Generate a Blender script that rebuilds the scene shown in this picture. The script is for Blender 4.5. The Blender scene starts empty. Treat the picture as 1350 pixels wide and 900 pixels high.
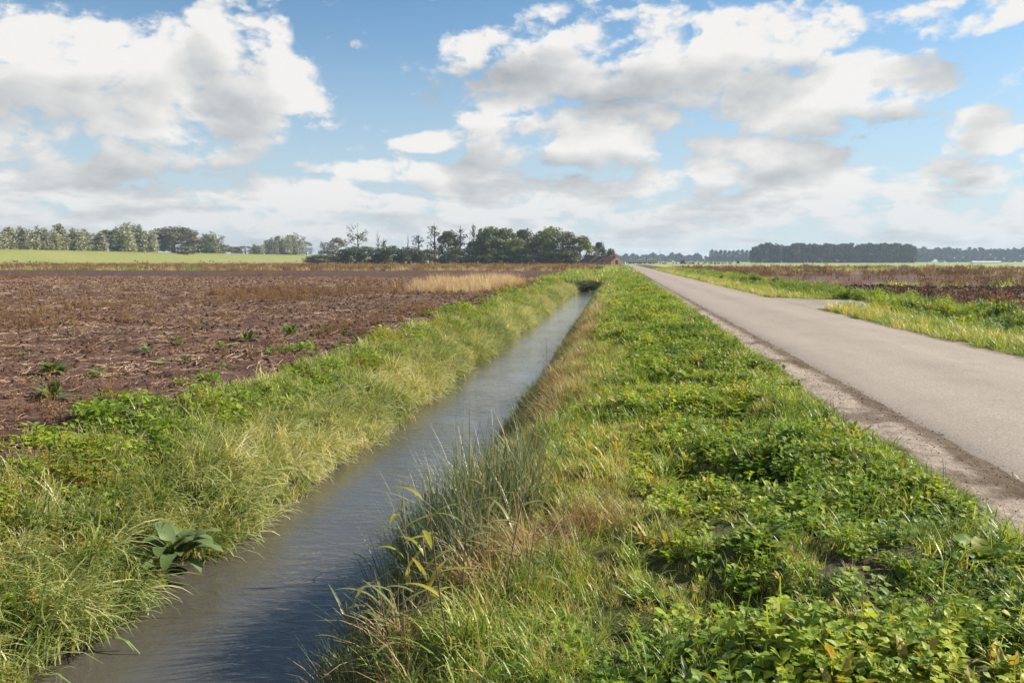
import bpy, math, random
import numpy as np
from mathutils import Vector, Matrix

random.seed(7)
RS = np.random.RandomState(11)
R = math.radians
scene = bpy.context.scene
COL = scene.collection

# ------------------------------------------------------------------ camera
CAM_H = 1.65
FPX, PW, PH = 1050.0, 1350.0, 900.0
VPX, HZY = 815.0, 344.0
PITCH = math.atan((PH / 2 - HZY) / FPX)
YAW = math.atan((VPX - PW / 2) / FPX * math.cos(PITCH))      # to the left
cam_d = bpy.data.cameras.new('camera')
cam = bpy.data.objects.new('camera', cam_d)
COL.objects.link(cam)
cam_d.sensor_width = 36.0
cam_d.lens = 36.0 * FPX / PW
cam_d.clip_start = 0.05
cam_d.clip_end = 12000
cam.location = (0, 0, CAM_H)
cam.rotation_euler = (R(90) - PITCH, 0, YAW)
scene.camera = cam
FWD = np.array([-math.sin(YAW) * math.cos(PITCH), math.cos(YAW) * math.cos(PITCH), -math.sin(PITCH)])
RGT = np.array([math.cos(YAW), math.sin(YAW), 0.0])
UPV = np.cross(RGT, FWD)


def ray(px, py):
    d = FWD + RGT * (px - PW / 2) / FPX - UPV * (py - PH / 2) / FPX
    return d / np.linalg.norm(d)


def azel(px, py):
    d = ray(px, py)
    return math.atan2(d[0], d[1]), math.asin(d[2])


# ------------------------------------------------------------------ light
SUN_AZ, SUN_EL = R(68), R(35)            # azimuth measured from +Y towards +X
SUN_STRENGTH = 5.0
SKY_STRENGTH = 0.085
EXPOSURE = 0.85
sdir = Vector((math.sin(SUN_AZ) * math.cos(SUN_EL), math.cos(SUN_AZ) * math.cos(SUN_EL), math.sin(SUN_EL)))
sun_d = bpy.data.lights.new('sun', 'SUN')
sun_d.energy = SUN_STRENGTH
sun_d.angle = R(0.5)
sun_d.color = (1.0, 0.92, 0.78)
sun = bpy.data.objects.new('sun', sun_d)
COL.objects.link(sun)
sun.rotation_euler = sdir.to_track_quat('Z', 'Y').to_euler()
sun.location = sdir * 60

vs = scene.view_settings
scene.display_settings.display_device = 'sRGB'
vs.view_transform = 'Standard'
vs.look = 'None'
vs.gamma = 1.0
vs.exposure = EXPOSURE
vs.use_curve_mapping = False
cy = scene.cycles
cy.use_denoising = True
cy.max_bounces = 6
cy.diffuse_bounces = 3
cy.glossy_bounces = 2
cy.transmission_bounces = 3
cy.volume_bounces = 0
cy.transparent_max_bounces = 4
cy.sample_clamp_indirect = 4.0
cy.use_adaptive_sampling = True
cy.adaptive_threshold = 0.008
cy.adaptive_min_samples = 12


# ------------------------------------------------------------------ node helper
class NT:
    def __init__(self, tree):
        self.t = tree
        self.n = tree.nodes
        self.l = tree.links

    def node(self, typ, **kw):
        nd = self.n.new(typ)
        for k, v in kw.items():
            setattr(nd, k, v)
        return nd

    def put(self, sock, v):
        if isinstance(v, bpy.types.NodeSocket):
            self.l.new(v, sock)
        else:
            sock.default_value = v

    def math(self, op, a, b=0.0, c=None, clamp=False):
        nd = self.n.new('ShaderNodeMath')
        nd.operation = op
        nd.use_clamp = clamp
        self.put(nd.inputs[0], a)
        self.put(nd.inputs[1], b)
        if c is not None:
            self.put(nd.inputs[2], c)
        return nd.outputs[0]

    def vmath(self, op, a, b=(0, 0, 0)):
        nd = self.n.new('ShaderNodeVectorMath')
        nd.operation = op
        self.put(nd.inputs[0], a)
        if op == 'SCALE':
            self.put(nd.inputs['Scale'], b)
        else:
            self.put(nd.inputs[1], b)
        return nd.outputs[0]

    def noise(self, vec, scale, detail=4, rough=0.5, lac=2.0, dims='3D', dist=0.0):
        nd = self.n.new('ShaderNodeTexNoise')
        nd.noise_dimensions = dims
        self.put(nd.inputs['Vector'], vec)
        nd.inputs['Scale'].default_value = scale
        nd.inputs['Detail'].default_value = detail
        nd.inputs['Roughness'].default_value = rough
        nd.inputs['Lacunarity'].default_value = lac
        nd.inputs['Distortion'].default_value = dist
        return nd.outputs['Fac']

    def smooth(self, v, lo, hi, a=0.0, b=1.0):
        nd = self.n.new('ShaderNodeMapRange')
        nd.interpolation_type = 'SMOOTHSTEP'
        self.put(nd.inputs[0], v)
        for i, q in enumerate((lo, hi, a, b)):
            self.put(nd.inputs[i + 1], q)
        return nd.outputs[0]

    def lin(self, v, lo, hi, a=0.0, b=1.0):
        nd = self.n.new('ShaderNodeMapRange')
        self.put(nd.inputs[0], v)
        for i, q in enumerate((lo, hi, a, b)):
            self.put(nd.inputs[i + 1], q)
        return nd.outputs[0]

    def mix(self, f, a, b, blend='MIX'):
        nd = self.n.new('ShaderNodeMix')
        nd.data_type = 'RGBA'
        nd.blend_type = blend
        self.put(nd.inputs[0], f)
        for s, v in ((nd.inputs[6], a), (nd.inputs[7], b)):
            if isinstance(v, bpy.types.NodeSocket):
                self.l.new(v, s)
            else:
                s.default_value = (*v[:3], 1.0)
        return nd.outputs[2]

    def ramp(self, f, stops):
        nd = self.n.new('ShaderNodeValToRGB')
        el = nd.color_ramp.elements
        while len(el) > 1:
            el.remove(el[-1])
        el[0].position = stops[0][0]
        el[0].color = (*stops[0][1], 1)
        for p, c in stops[1:]:
            e = el.new(p)
            e.color = (*c, 1)
        self.put(nd.inputs[0], f)
        return nd.outputs[0]


# ------------------------------------------------------------------ sky with clouds
world = bpy.data.worlds.new('World')
scene.world = world
world.use_nodes = True
world.node_tree.nodes.clear()
W = NT(world.node_tree)


def px_ell(cx, cy_, rx, ry, a):
    """a cloud mass given by where it stands in the sky: azimuth, elevation, half sizes"""
    az, el = azel(cx, cy_)
    az2, _ = azel(cx + rx, cy_)
    _, el2 = azel(cx, cy_ - ry)
    return az, el, abs(az2 - az), abs(el2 - el), a


CLOUDS = [
    px_ell(90, 60, 190, 70, 1.0), px_ell(300, 70, 95, 95, 1.0), px_ell(170, 150, 230, 65, 1.0),
    px_ell(40, 190, 160, 60, 0.8), px_ell(150, 255, 150, 24, 0.55), px_ell(330, 128, 80, 26, 0.7),
    px_ell(545, 232, 105, 24, 0.95), px_ell(604, 72, 24, 34, 0.55), px_ell(650, 45, 40, 30, 0.6),
    px_ell(720, 45, 95, 55, 1.0), px_ell(860, 70, 190, 75, 1.0), px_ell(780, 125, 130, 30, 0.85),
    px_ell(755, 195, 115, 36, 1.0), px_ell(600, 228, 60, 20, 0.8), px_ell(860, 175, 60, 22, 0.7), px_ell(230, 190, 150, 36, 0.9), px_ell(360, 20, 40, 40, 0.8), px_ell(680, 160, 60, 34, 0.8), px_ell(575, 175, 50, 13, 0.6),
    px_ell(1130, 110, 130, 46, 1.0), px_ell(1060, 155, 110, 36, 0.8), px_ell(960, 120, 110, 50, 0.75),
    px_ell(1290, 10, 150, 30, 0.95), px_ell(1330, 170, 55, 30, 0.8), px_ell(1350, 95, 40, 40, 0.8),
    px_ell(985, 215, 130, 38, 0.95), px_ell(900, 245, 110, 24, 0.8), px_ell(1120, 250, 140, 22, 0.75),
    px_ell(720, 262, 110, 20, 0.7), px_ell(1290, 250, 110, 14, 0.5), px_ell(760, 10, 60, 30, 0.8), px_ell(1000, 40, 110, 40, 0.9), px_ell(380, 262, 120, 14, 0.5), px_ell(60, 290, 120, 16, 0.6), px_ell(1010, 275, 160, 14, 0.5),
]

grp = bpy.data.node_groups.new('cloud_field', 'ShaderNodeTree')
grp.interface.new_socket('Dir', in_out='INPUT', socket_type='NodeSocketVector')
for nm_ in ('F', 'Mass', 'Relief'):
    grp.interface.new_socket(nm_, in_out='OUTPUT', socket_type='NodeSocketFloat')
G = NT(grp)
gi = G.node('NodeGroupInput')
go = G.node('NodeGroupOutput')
dirn = G.vmath('NORMALIZE', gi.outputs[0])
st = G.vmath('MULTIPLY', dirn, (1.0, 1.0, 1.7))
n_big = G.noise(st, 8.0, 9, 0.65)
n_bigc = n_big.node.outputs['Color']
nb = G.math('SUBTRACT', n_big, 0.5)
warp = G.noise(st, 4.2, 2, 0.5)
warp2 = G.noise(G.vmath('ADD', st, (5.3, 1.7, 9.1)), 4.2, 2, 0.5)
sp = G.node('ShaderNodeSeparateXYZ')
G.l.new(dirn, sp.inputs[0])
az = G.math('ARCTAN2', sp.outputs[0], sp.outputs[1])
el = G.math('ARCSINE', sp.outputs[2])
azw = G.math('ADD', az, G.math('MULTIPLY', G.math('SUBTRACT', warp, 0.5), 0.16))
elw = G.math('ADD', el, G.math('MULTIPLY', G.math('SUBTRACT', warp2, 0.5), 0.09))
tot = None
for (a0, e0, ra, re, amp) in CLOUDS:
    dx = G.math('MULTIPLY', G.math('SUBTRACT', azw, a0), 1.0 / ra)
    dy = G.math('MULTIPLY', G.math('SUBTRACT', elw, e0), 1.0 / re)
    r2 = G.math('MULTIPLY_ADD', dx, dx, G.math('MULTIPLY', dy, dy))
    b = G.math('MULTIPLY', G.math('SUBTRACT', 1.2, r2), amp * 0.9)
    b = G.math('MAXIMUM', b, -0.75)
    tot = b if tot is None else G.math('SMOOTH_MAX', tot, b, 0.25)
# open sky elsewhere: the same broken cumulus
rest = G.math('MULTIPLY', G.math('SUBTRACT', G.noise(st, 2.6, 3, 0.5), 0.5), 3.2)
away = G.math('MAXIMUM', G.smooth(G.math('ABSOLUTE', G.math('ADD', az, 0.13)), 0.62, 0.95), G.smooth(el, 0.36, 0.6))
rest = G.math('SUBTRACT', rest, G.math('MULTIPLY', G.math('SUBTRACT', 1.0, away), 2.0))
tot = G.math('SMOOTH_MAX', tot, rest, 0.2)
# thin stacked rows of cloud seen edge-on low over the horizon
low = G.noise(G.vmath('MULTIPLY', dirn, (1.0, 1.0, 4.2)), 11.0, 6, 0.58)
lowc = G.math('MULTIPLY', G.math('SUBTRACT', low, 0.43), 5.0)
lowm = G.math('SUBTRACT', 1.0, G.smooth(el, 0.06, 0.155))
lowf = G.math('SUBTRACT', G.math('MULTIPLY', G.math('ADD', lowc, 0.6), lowm), G.math('MULTIPLY', G.math('SUBTRACT', 1.0, lowm), 1.0))
tot = G.math('SMOOTH_MAX', tot, lowf, 0.25)
vor = G.node('ShaderNodeTexVoronoi')
vor.feature = 'F1'
G.put(vor.inputs['Vector'], G.vmath('ADD', st, G.vmath('SCALE', G.vmath('SUBTRACT', n_bigc, (0.5, 0.5, 0.5)), 0.10)))
vor.inputs['Scale'].default_value = 17.0
vor.inputs['Detail'].default_value = 2.0
vor.inputs['Roughness'].default_value = 0.55
puff = G.math('SUBTRACT', 0.42, vor.outputs['Distance'])
relief = G.math('ADD', G.math('MULTIPLY', nb, 4.2), G.math('MULTIPLY', puff, 0.95))
F = G.math('ADD', G.math('MINIMUM', G.math('ADD', tot, 0.52), 1.15), relief)
G.l.new(F, go.inputs[0])
G.l.new(tot, go.inputs[1])
G.l.new(relief, go.inputs[2])

tc = W.node('ShaderNodeTexCoord')
D0 = tc.outputs['Generated']


def field(vec):
    nd = W.node('ShaderNodeGroup')
    nd.node_tree = grp
    W.l.new(vec, nd.inputs[0])
    return nd.outputs


# towards the sun, as seen on the sky in front of the camera
to_sun = np.array([0.9, 0.2, 0.62])
to_sun /= np.linalg.norm(to_sun)
F0, T0, R0 = field(D0)
_, _, R1 = field(W.vmath('ADD', D0, tuple(to_sun * 0.02)))
_, T2, _ = field(W.vmath('ADD', D0, (0.03, 0.0, 0.055)))
alpha = W.smooth(F0, -0.08, 0.6)
light = W.math('ADD', W.math('MULTIPLY', W.math('SUBTRACT', R0, R1), 0.24), W.math('MULTIPLY', W.math('SUBTRACT', T0, T2), 0.46))
light = W.math('ADD', light, W.math('SUBTRACT', 0.74, W.math('MULTIPLY', W.smooth(F0, 0.4, 1.9), 0.22)), clamp=True)
spw = W.node('ShaderNodeSeparateXYZ')
W.l.new(W.vmath('NORMALIZE', D0), spw.inputs[0])
elw_ = spw.outputs[2]
K = 1.0 / SKY_STRENGTH
ccol = W.ramp(light, [(0.0, (0.20, 0.225, 0.25)), (0.3, (0.29, 0.31, 0.325)), (0.6, (0.41, 0.42, 0.425)), (0.85, (0.53, 0.525, 0.515)), (1.0, (0.60, 0.59, 0.575))])
ccol = W.vmath('SCALE', ccol, K * 0.84)
sky = W.node('ShaderNodeTexSky')
sky.sky_type = 'NISHITA'
sky.sun_disc = False
sky.sun_elevation = SUN_EL
sky.sun_rotation = SUN_AZ
sky.air_density = 1.0
sky.dust_density = 0.4
sky.ozone_density = 1.2
skyc = sky.outputs[0]
hz = W.math('SUBTRACT', 1.0, W.smooth(elw_, -0.01, 0.12))
hz2 = W.math('SUBTRACT', 1.0, W.smooth(elw_, 0.0, 0.32))
pale = (0.335 * K, 0.365 * K, 0.39 * K)
ccol = W.mix(W.math('MULTIPLY', hz, 0.35), ccol, pale)
skyc = W.mix(W.math('MULTIPLY', hz2, 0.8), W.vmath('MULTIPLY', skyc, (0.62, 0.82, 0.90)), (0.335 * K, 0.385 * K, 0.43 * K))
final = W.mix(alpha, skyc, ccol)
final = W.mix(W.math('MULTIPLY', hz, 0.3), final, pale)
bg = W.node('ShaderNodeBackground')
W.l.new(final, bg.inputs[0])
bg.inputs[1].default_value = SKY_STRENGTH
wo = W.node('ShaderNodeOutputWorld')
W.l.new(bg.outputs[0], wo.inputs[0])
world.cycles.sampling_method = 'MANUAL'
world.cycles.sample_map_resolution = 512


# ------------------------------------------------------------------ numpy noise
def _hash(ix, iy, seed):
    h = (ix.astype(np.int64) * 374761393 + iy.astype(np.int64) * 668265263 + seed * 974711) & 0xffffffff
    h = ((h ^ (h >> 13)) * 1274126177) & 0xffffffff
    return ((h ^ (h >> 16)) & 0xffff) / 65535.0


def vnoise(x, y, seed=0):
    x = np.asarray(x, float); y = np.asarray(y, float)
    x0 = np.floor(x); y0 = np.floor(y)
    fx = x - x0; fy = y - y0
    fx = fx * fx * (3 - 2 * fx); fy = fy * fy * (3 - 2 * fy)
    a = _hash(x0, y0, seed); b = _hash(x0 + 1, y0, seed)
    c = _hash(x0, y0 + 1, seed); d = _hash(x0 + 1, y0 + 1, seed)
    return (a * (1 - fx) + b * fx) * (1 - fy) + (c * (1 - fx) + d * fx) * fy


def fbm(x, y, oct=4, seed=0):
    s = 0; a = 0.5; t = 0
    for i in range(oct):
        s = s + a * vnoise(x, y, seed + i * 17); t += a
        x = np.asarray(x) * 2.03 + 3.1; y = np.asarray(y) * 2.03 + 7.7; a *= 0.5
    return s / t - 0.5


def sstep(v, lo, hi):
    t = np.clip((v - lo) / (hi - lo), 0, 1)
    return t * t * (3 - 2 * t)


# ------------------------------------------------------------------ lie of the land
WATER_Z = -1.05
DITCH_END = 71.0
ROAD_L, ROAD_R = 3.03, 6.78


def wob(y, seed, amp):
    return fbm(y * 0.45, y * 0 + seed, 3, seed) * 2 * amp


def ground_z(x, y):
    x = np.asarray(x, float); y = np.asarray(y, float)
    xl = x + wob(y, 3, 0.13) * sstep(-x, 1.0, 3.0)
    xr = x + wob(y, 5, 0.16) * (1 - sstep(x, -0.6, 0.4)) * (1 - sstep(-x, 2.4, 3.0))
    xx = np.where(x < -2.75, xl, xr)
    open_ = np.interp(xx, [-9, -5.55, -5.2, -4.5, -3.72, -3.4, -2.9, -2.2, -1.66, -1.38, -1.0, -0.62, 0.3, 1.6, 2.4, 3.0, 7.0, 8.6, 9.6, 10.6, 11.6, 12.8, 14],
                      [-.12, -.12, -.2, -.58, -1.03, -1.35, -1.5, -1.35, -1.03, -.76, -.42, -.24, -.11, -.06, -.035, -.012, -.04, -.08, -.42, -.6, -.42, -.12, -.12])
    flat = np.interp(xx, [-9, -5, -2, 0.2, 2.4, 3.0, 7, 14], [-.12, -.1, -.06, -.06, -.06, -.05, -.045, -.12])
    g = sstep(y + wob(x * 3, 9, 0.3), DITCH_END - 0.6, DITCH_END + 1.0)
    ent = sstep(y, 28.0, 30.5) * (1 - sstep(y, 39, 41.5)) * sstep(x, 6.8, 7.2) * 1.0
    entl = sstep(y, 29, 30.0) * (1 - sstep(y, 40, 41)) * sstep(x, 6.3, 6.6) * (1 - sstep(x, 10.2, 10.8))
    g = np.maximum(g, ent)
    z = open_ * (1 - g) + flat * g - .05 * entl
    near = np.exp(-np.maximum(np.abs(y) - 10, 0) / 40.0)
    soil = np.maximum(1 - sstep(x, -5.65, -5.2), sstep(x, 12.6, 13.2))
    cl = fbm(x * 2.1, y * 2.1, 4, 21) * 0.20 + fbm(x * 0.5, y * 0.5, 2, 31) * 0.14
    z = z + soil * cl * (0.35 + 0.65 * near)
    # the ploughed ridge at the far edge of the right ditch
    z = z + sstep(x, 12.8, 13.3) * (1 - sstep(x, 13.9, 14.6)) * (0.18 + 0.25 * fbm(x * 2, y * 1.3, 3, 77)) * (1 - ent) * (1 - sstep(y, 34, 40))
    verge = (1 - soil) * (1 - sstep(x, 2.3, 2.5))
    z = z + verge * fbm(x * 1.7, y * 1.5, 3, 41) * 0.30 * sstep(xx, -1.2, -.5) * (1 - .6 * sstep(x, 1.6, 2.3))
    z = z + (1 - soil) * fbm(x * 3.5, y * 3.5, 3, 43) * 0.05 * (1 - sstep(x, 3.0, 3.05) * (1 - sstep(x, 6.8, 6.9)))
    # river dike in the west
    dk = np.interp(x, [-330, -285, -262, -256, -232, -228], [0.3, 5.5, 6.6, 6.7, 0.2, 0.0])
    z = z + dk * sstep(y, 40, 140)
    return z


def gz(x, y):
    return float(ground_z(np.array([x]), np.array([y]))[0])


def hit(px, py, far=4000):
    """where the sight line through a photo point meets the ground"""
    d = ray(px, py)
    t = np.geomspace(1.0, far, 6000)
    p = np.array([0, 0, CAM_H])[None] + t[:, None] * d[None]
    under = p[:, 2] < ground_z(p[:, 0], p[:, 1])
    i = int(np.argmax(under)) if under.any() else len(t) - 1
    return p[i]


# ------------------------------------------------------------------ object helpers
def tag(o, label=None, cat=None, group=None, kind=None):
    if label: o['label'] = label
    if cat: o['category'] = cat
    if group: o['group'] = group
    if kind: o['kind'] = kind
    return o


def mesh(name, verts, faces, mat=None, smooth=False, attrs=None):
    me = bpy.data.meshes.new(name)
    me.from_pydata([tuple(v) for v in verts], [], [tuple(f) for f in faces])
    if mat: me.materials.append(mat)
    if smooth:
        me.polygons.foreach_set('use_smooth', [True] * len(me.polygons))
    for k, v in (attrs or {}).items():
        a = me.attributes.new(k, 'FLOAT', 'POINT')
        a.data.foreach_set('value', np.asarray(v, np.float32))
    me.update()
    return me


def obj(name, me, parent=None, loc=(0, 0, 0), rot=(0, 0, 0), scl=(1, 1, 1)):
    o = bpy.data.objects.new(name, me)
    COL.objects.link(o)
    o.parent = parent
    o.location = loc
    o.rotation_euler = rot
    o.scale = scl
    return o


def empty(name, loc=(0, 0, 0), rz=0.0, scl=(1, 1, 1)):
    o = obj(name, None, None, loc, (0, 0, rz), scl)
    o.empty_display_size = 0.1
    return o


class MB:
    """collects strips, tubes and faces of one mesh"""
    def __init__(self):
        self.v = []; self.f = []; self.a = []; self.b = []

    def add(self, vs_, fs_, a=0.5, b=0.5):
        o = len(self.v)
        self.v.extend([tuple(p) for p in vs_])
        self.f.extend([tuple(i + o for i in f) for f in fs_])
        n = len(vs_)
        self.a.extend([a] * n if np.isscalar(a) else list(a))
        self.b.extend([b] * n if np.isscalar(b) else list(b))

    def build(self, name, mat, smooth=False):
        return mesh(name, self.v, self.f, mat, smooth, {'rnd': self.a, 'along': self.b})


def blade(mb, base, az_, lean, droop, length, width, seg=4, rnd=0.5, flatten=0.0):
    d = np.array([math.cos(az_), math.sin(az_), 0]); side = np.array([-d[1], d[0], 0])
    p = np.array(base, float); vs_ = []; bs = []
    for i in range(seg + 1):
        t = i / seg
        w = width * (1 - t ** 1.6) * (0.65 + 0.7 * min(t * 2.5, 1)) * 0.5 + 0.0004
        vs_ += [p - side * w, p + side * w]; bs += [t, t]
        th = lean + droop * (t ** 1.25)
        p = p + (d * math.sin(th) + np.array([0, 0, math.cos(th)])) * (length / seg)
    mb.add(vs_, [(2 * i, 2 * i + 1, 2 * i + 3, 2 * i + 2) for i in range(seg)], rnd, bs)


def tube(mb, pts, radii, n=6, rnd=0.5):
    pts = [np.array(p, float) for p in pts]; vs_ = []; bs = []
    for i, p in enumerate(pts):
        d = pts[min(i + 1, len(pts) - 1)] - pts[max(i - 1, 0)]
        d /= (np.linalg.norm(d) + 1e-9)
        a = np.array([0, 0, 1.0]) if abs(d[2]) < 0.9 else np.array([1.0, 0, 0])
        u = np.cross(d, a); u /= np.linalg.norm(u); w = np.cross(d, u)
        for k in range(n):
            th = 2 * math.pi * k / n
            vs_.append(p + (u * math.cos(th) + w * math.sin(th)) * radii[i]); bs.append(i / (len(pts) - 1))
    fs_ = [(i * n + k, i * n + (k + 1) % n, (i + 1) * n + (k + 1) % n, (i + 1) * n + k) for i in range(len(pts) - 1) for k in range(n)]
    fs_.append(tuple(range(n))[::-1]); fs_.append(tuple((len(pts) - 1) * n + k for k in range(n)))
    mb.add(vs_, fs_, rnd, bs)


def leaf(mb, base, az_, pitch, bend, L, Wd, seg=5, fold=0.25, petiole=0.0, rnd=0.5, peak=0.45, wave=0.0, pw=0.004):
    """a leaf blade folded along its midrib; pitch = angle above the horizon at the base"""
    d = np.array([math.cos(az_), math.sin(az_), 0]); side = np.array([-d[1], d[0], 0]); up = np.array([0, 0, 1.0])
    p = np.array(base, float)
    if petiole > 0:
        q = p + (d * math.cos(pitch) + up * math.sin(pitch)) * petiole
        nn = side * pw
        mb.add([p - nn, p + nn, q + nn, q - nn], [(0, 1, 2, 3)], rnd, 0.0)
        p = q
    vs_ = []; bs = []
    for i in range(seg + 1):
        t = i / seg
        prof = math.sqrt(max(0, 1 - ((peak - t) / peak) ** 2)) if t < peak else max(0.0, 1 - ((t - peak) / (1 - peak)) ** 2) ** 0.75
        w = Wd * 0.5 * min(prof, 1.0) + 0.001
        th = pitch - bend * t
        nrm = up * math.cos(th) - d * math.sin(th)
        wv = wave * Wd * math.sin(i * 2.3 + rnd * 9)
        vs_ += [p - side * w + nrm * (w * fold + wv), p, p + side * w + nrm * (w * fold - wv)]
        bs += [t] * 3
        p = p + (d * math.cos(th) + up * math.sin(th)) * (L / seg)
    fs_ = []
    for i in range(seg):
        a = 3 * i
        fs_ += [(a, a + 1, a + 4, a + 3), (a + 1, a + 2, a + 5, a + 4)]
    mb.add(vs_, fs_, rnd, bs)


# ------------------------------------------------------------------ materials
def new_mat(name):
    m = bpy.data.materials.new(name)
    m.use_nodes = True
    m.node_tree.nodes.clear()
    return m, NT(m.node_tree)


def foliage(name, stops, transl=0.35, rough=0.5, spec=0.35, tint=True, warm=(1.25, 1.15, 0.6), inst=True, rnd_attr=True, vari=0.35):
    """leaf colour picked by a per-leaf value, a per-plant value and the plant's own tint"""
    m, N = new_mat(name)
    at = N.node('ShaderNodeAttribute'); at.attribute_name = 'rnd'
    oi = N.node('ShaderNodeObjectInfo')
    f = N.math('ADD', N.math('MULTIPLY', at.outputs['Fac'], 0.55) if rnd_attr else 0.28, N.math('MULTIPLY', oi.outputs['Random'], vari))
    if inst:
        ti = N.node('ShaderNodeAttribute'); ti.attribute_type = 'INSTANCER'; ti.attribute_name = 'tint'
        f = N.math('ADD', f, ti.outputs['Fac'])
    c = N.ramp(f, stops)
    b = N.node('ShaderNodeBsdfPrincipled')
    N.l.new(c, b.inputs['Base Color'])
    b.inputs['Roughness'].default_value = rough
    b.inputs['Specular IOR Level'].default_value = spec
    t = N.node('ShaderNodeBsdfTranslucent')
    N.l.new(N.vmath('MULTIPLY', c, warm), t.inputs[0])
    mx = N.node('ShaderNodeMixShader')
    mx.inputs[0].default_value = transl
    N.l.new(b.outputs[0], mx.inputs[1]); N.l.new(t.outputs[0], mx.inputs[2])
    o = N.node('ShaderNodeOutputMaterial')
    N.l.new(mx.outputs[0], o.inputs[0])
    return m


def plain(name, col, rough=0.9, var=0.25, scale=3.0, bump=0.0, spec=0.3, detail=5):
    m, N = new_mat(name)
    tcn = N.node('ShaderNodeTexCoord')
    n = N.noise(tcn.outputs['Object'], scale, detail, 0.6)
    c = N.mix(n, tuple(x * (1 - var) for x in col), tuple(min(1, x * (1 + var)) for x in col))
    b = N.node('ShaderNodeBsdfPrincipled')
    N.l.new(c, b.inputs['Base Color'])
    b.inputs['Roughness'].default_value = rough
    b.inputs['Specular IOR Level'].default_value = spec
    if bump:
        bp = N.node('ShaderNodeBump')
        bp.inputs['Strength'].default_value = bump
        bp.inputs['Distance'].default_value = 0.02
        N.l.new(n, bp.inputs['Height']); N.l.new(bp.outputs[0], b.inputs['Normal'])
    o = N.node('ShaderNodeOutputMaterial')
    N.l.new(b.outputs[0], o.inputs[0])
    return m


M = {}
M['bank_grass'] = foliage('bank_grass', [(0.0, (0.0715, 0.1245, 0.0299)), (0.3, (0.2145, 0.2884, 0.0747)), (0.6, (0.4433, 0.472, 0.1764)), (0.85, (0.6578, 0.6293, 0.3257)), (1.0, (0.8008, 0.6948, 0.4478))], 0.38, 0.42, 0.5)
M['verge_grass'] = foliage('verge_grass', [(0.0, (0.058, 0.1128, 0.0157)), (0.35, (0.1546, 0.2425, 0.0337)), (0.65, (0.2962, 0.3722, 0.0617)), (0.9, (0.4637, 0.4738, 0.1235)), (1.0, (0.5667, 0.4512, 0.1908))], 0.42, 0.42, 0.5)
M['weed'] = foliage('weed', [(0.0, (0.0675, 0.1284, 0.0175)), (0.4, (0.152, 0.2457, 0.0274)), (0.75, (0.2816, 0.3797, 0.0383)), (1.0, (0.4279, 0.469, 0.0546))], 0.42, 0.52, 0.35)
M['herb'] = foliage('herb', [(0.0, (0.065, 0.1063, 0.022)), (0.4, (0.156, 0.1938, 0.033)), (0.75, (0.286, 0.275, 0.055)), (1.0, (0.429, 0.3125, 0.077))], 0.38, 0.5, 0.4)
M['reed'] = foliage('reed', [(0.0, (0.035, 0.065, 0.03)), (0.4, (0.11, 0.15, 0.075)), (0.75, (0.21, 0.24, 0.13)), (1.0, (0.4, 0.34, 0.19))], 0.3, 0.42, 0.5)
M['reed_yellow'] = foliage('reed_yellow', [(0.0, (.16, .19, .03)), (0.5, (.36, .33, .04)), (1.0, (.50, .38, .06))], 0.42, 0.42, 0.5, inst=False)
M['reed_leaf'] = foliage('reed_leaf', [(0.0, (.05, .085, .025)), (0.5, (.14, .17, .05)), (1.0, (.30, .27, .10))], 0.35, 0.42, 0.5, inst=False)
M['stem_dry'] = foliage('stem_dry', [(0.0, (.10, .07, .04)), (0.5, (.24, .17, .10)), (1.0, (.38, .29, .17))], 0.15, 0.6, 0.3, inst=False)
M['dry_grass'] = foliage('dry_grass', [(0.0, (0.1375, 0.081, 0.039)), (0.4, (0.3, 0.189, 0.091)), (0.75, (0.475, 0.351, 0.169)), (1.0, (0.6, 0.4995, 0.273))], 0.3, 0.6, 0.3)
M['pale_grass'] = foliage('pale_grass', [(0.0, (0.325, 0.225, 0.13)), (0.5, (0.525, 0.3875, 0.234)), (1.0, (0.6875, 0.55, 0.364))], 0.3, 0.6, 0.3)
M['rust_weed'] = foliage('rust_weed', [(0.0, (.09, .05, .035)), (0.4, (.16, .085, .05)), (0.7, (.25, .14, .065)), (1.0, (.34, .23, .10))], 0.25, 0.7, 0.2)
M['straw'] = foliage('straw', [(0.0, (0.156, 0.0883, 0.0544)), (0.4, (0.325, 0.2081, 0.1269)), (1.0, (0.598, 0.4414, 0.3023))], 0.05, 0.7, 0.3)
M['grit'] = foliage('grit', [(0.0, (.13, .095, .07)), (0.5, (.26, .20, .155)), (1.0, (.42, .35, .28))], 0.0, 0.95, 0.1)
M['clod'] = foliage('clod', [(0.0, (0.0541, 0.0302, 0.0213)), (0.5, (0.0983, 0.0563, 0.0395)), (1.0, (0.1475, 0.0917, 0.0662))], 0.0, 0.95, 0.1)
M['dock'] = foliage('dock', [(0.0, (0.069, 0.1129, 0.0404)), (0.5, (0.1294, 0.1881, 0.0643)), (1.0, (0.207, 0.2559, 0.0918))], 0.3, 0.46, 0.45, inst=False)
M['burdock'] = foliage('burdock', [(0.0, (0.075, 0.154, 0.0195)), (0.5, (0.165, 0.252, 0.026)), (1.0, (0.36, 0.378, 0.039))], 0.45, 0.52, 0.3, inst=False)
M['field_weed'] = foliage('field_weed', [(0.0, (0.063, 0.1105, 0.026)), (0.5, (0.119, 0.195, 0.039)), (1.0, (0.224, 0.286, 0.0585))], 0.35, 0.45, 0.5, inst=False)
M['silver'] = foliage('silver', [(0.0, (0.1576, 0.1638, 0.0886)), (0.5, (0.2836, 0.2826, 0.1694)), (1.0, (0.4514, 0.43, 0.2791))], 0.22, 0.55, 0.35, inst=False, warm=(1.1, 1.1, .8))
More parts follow.
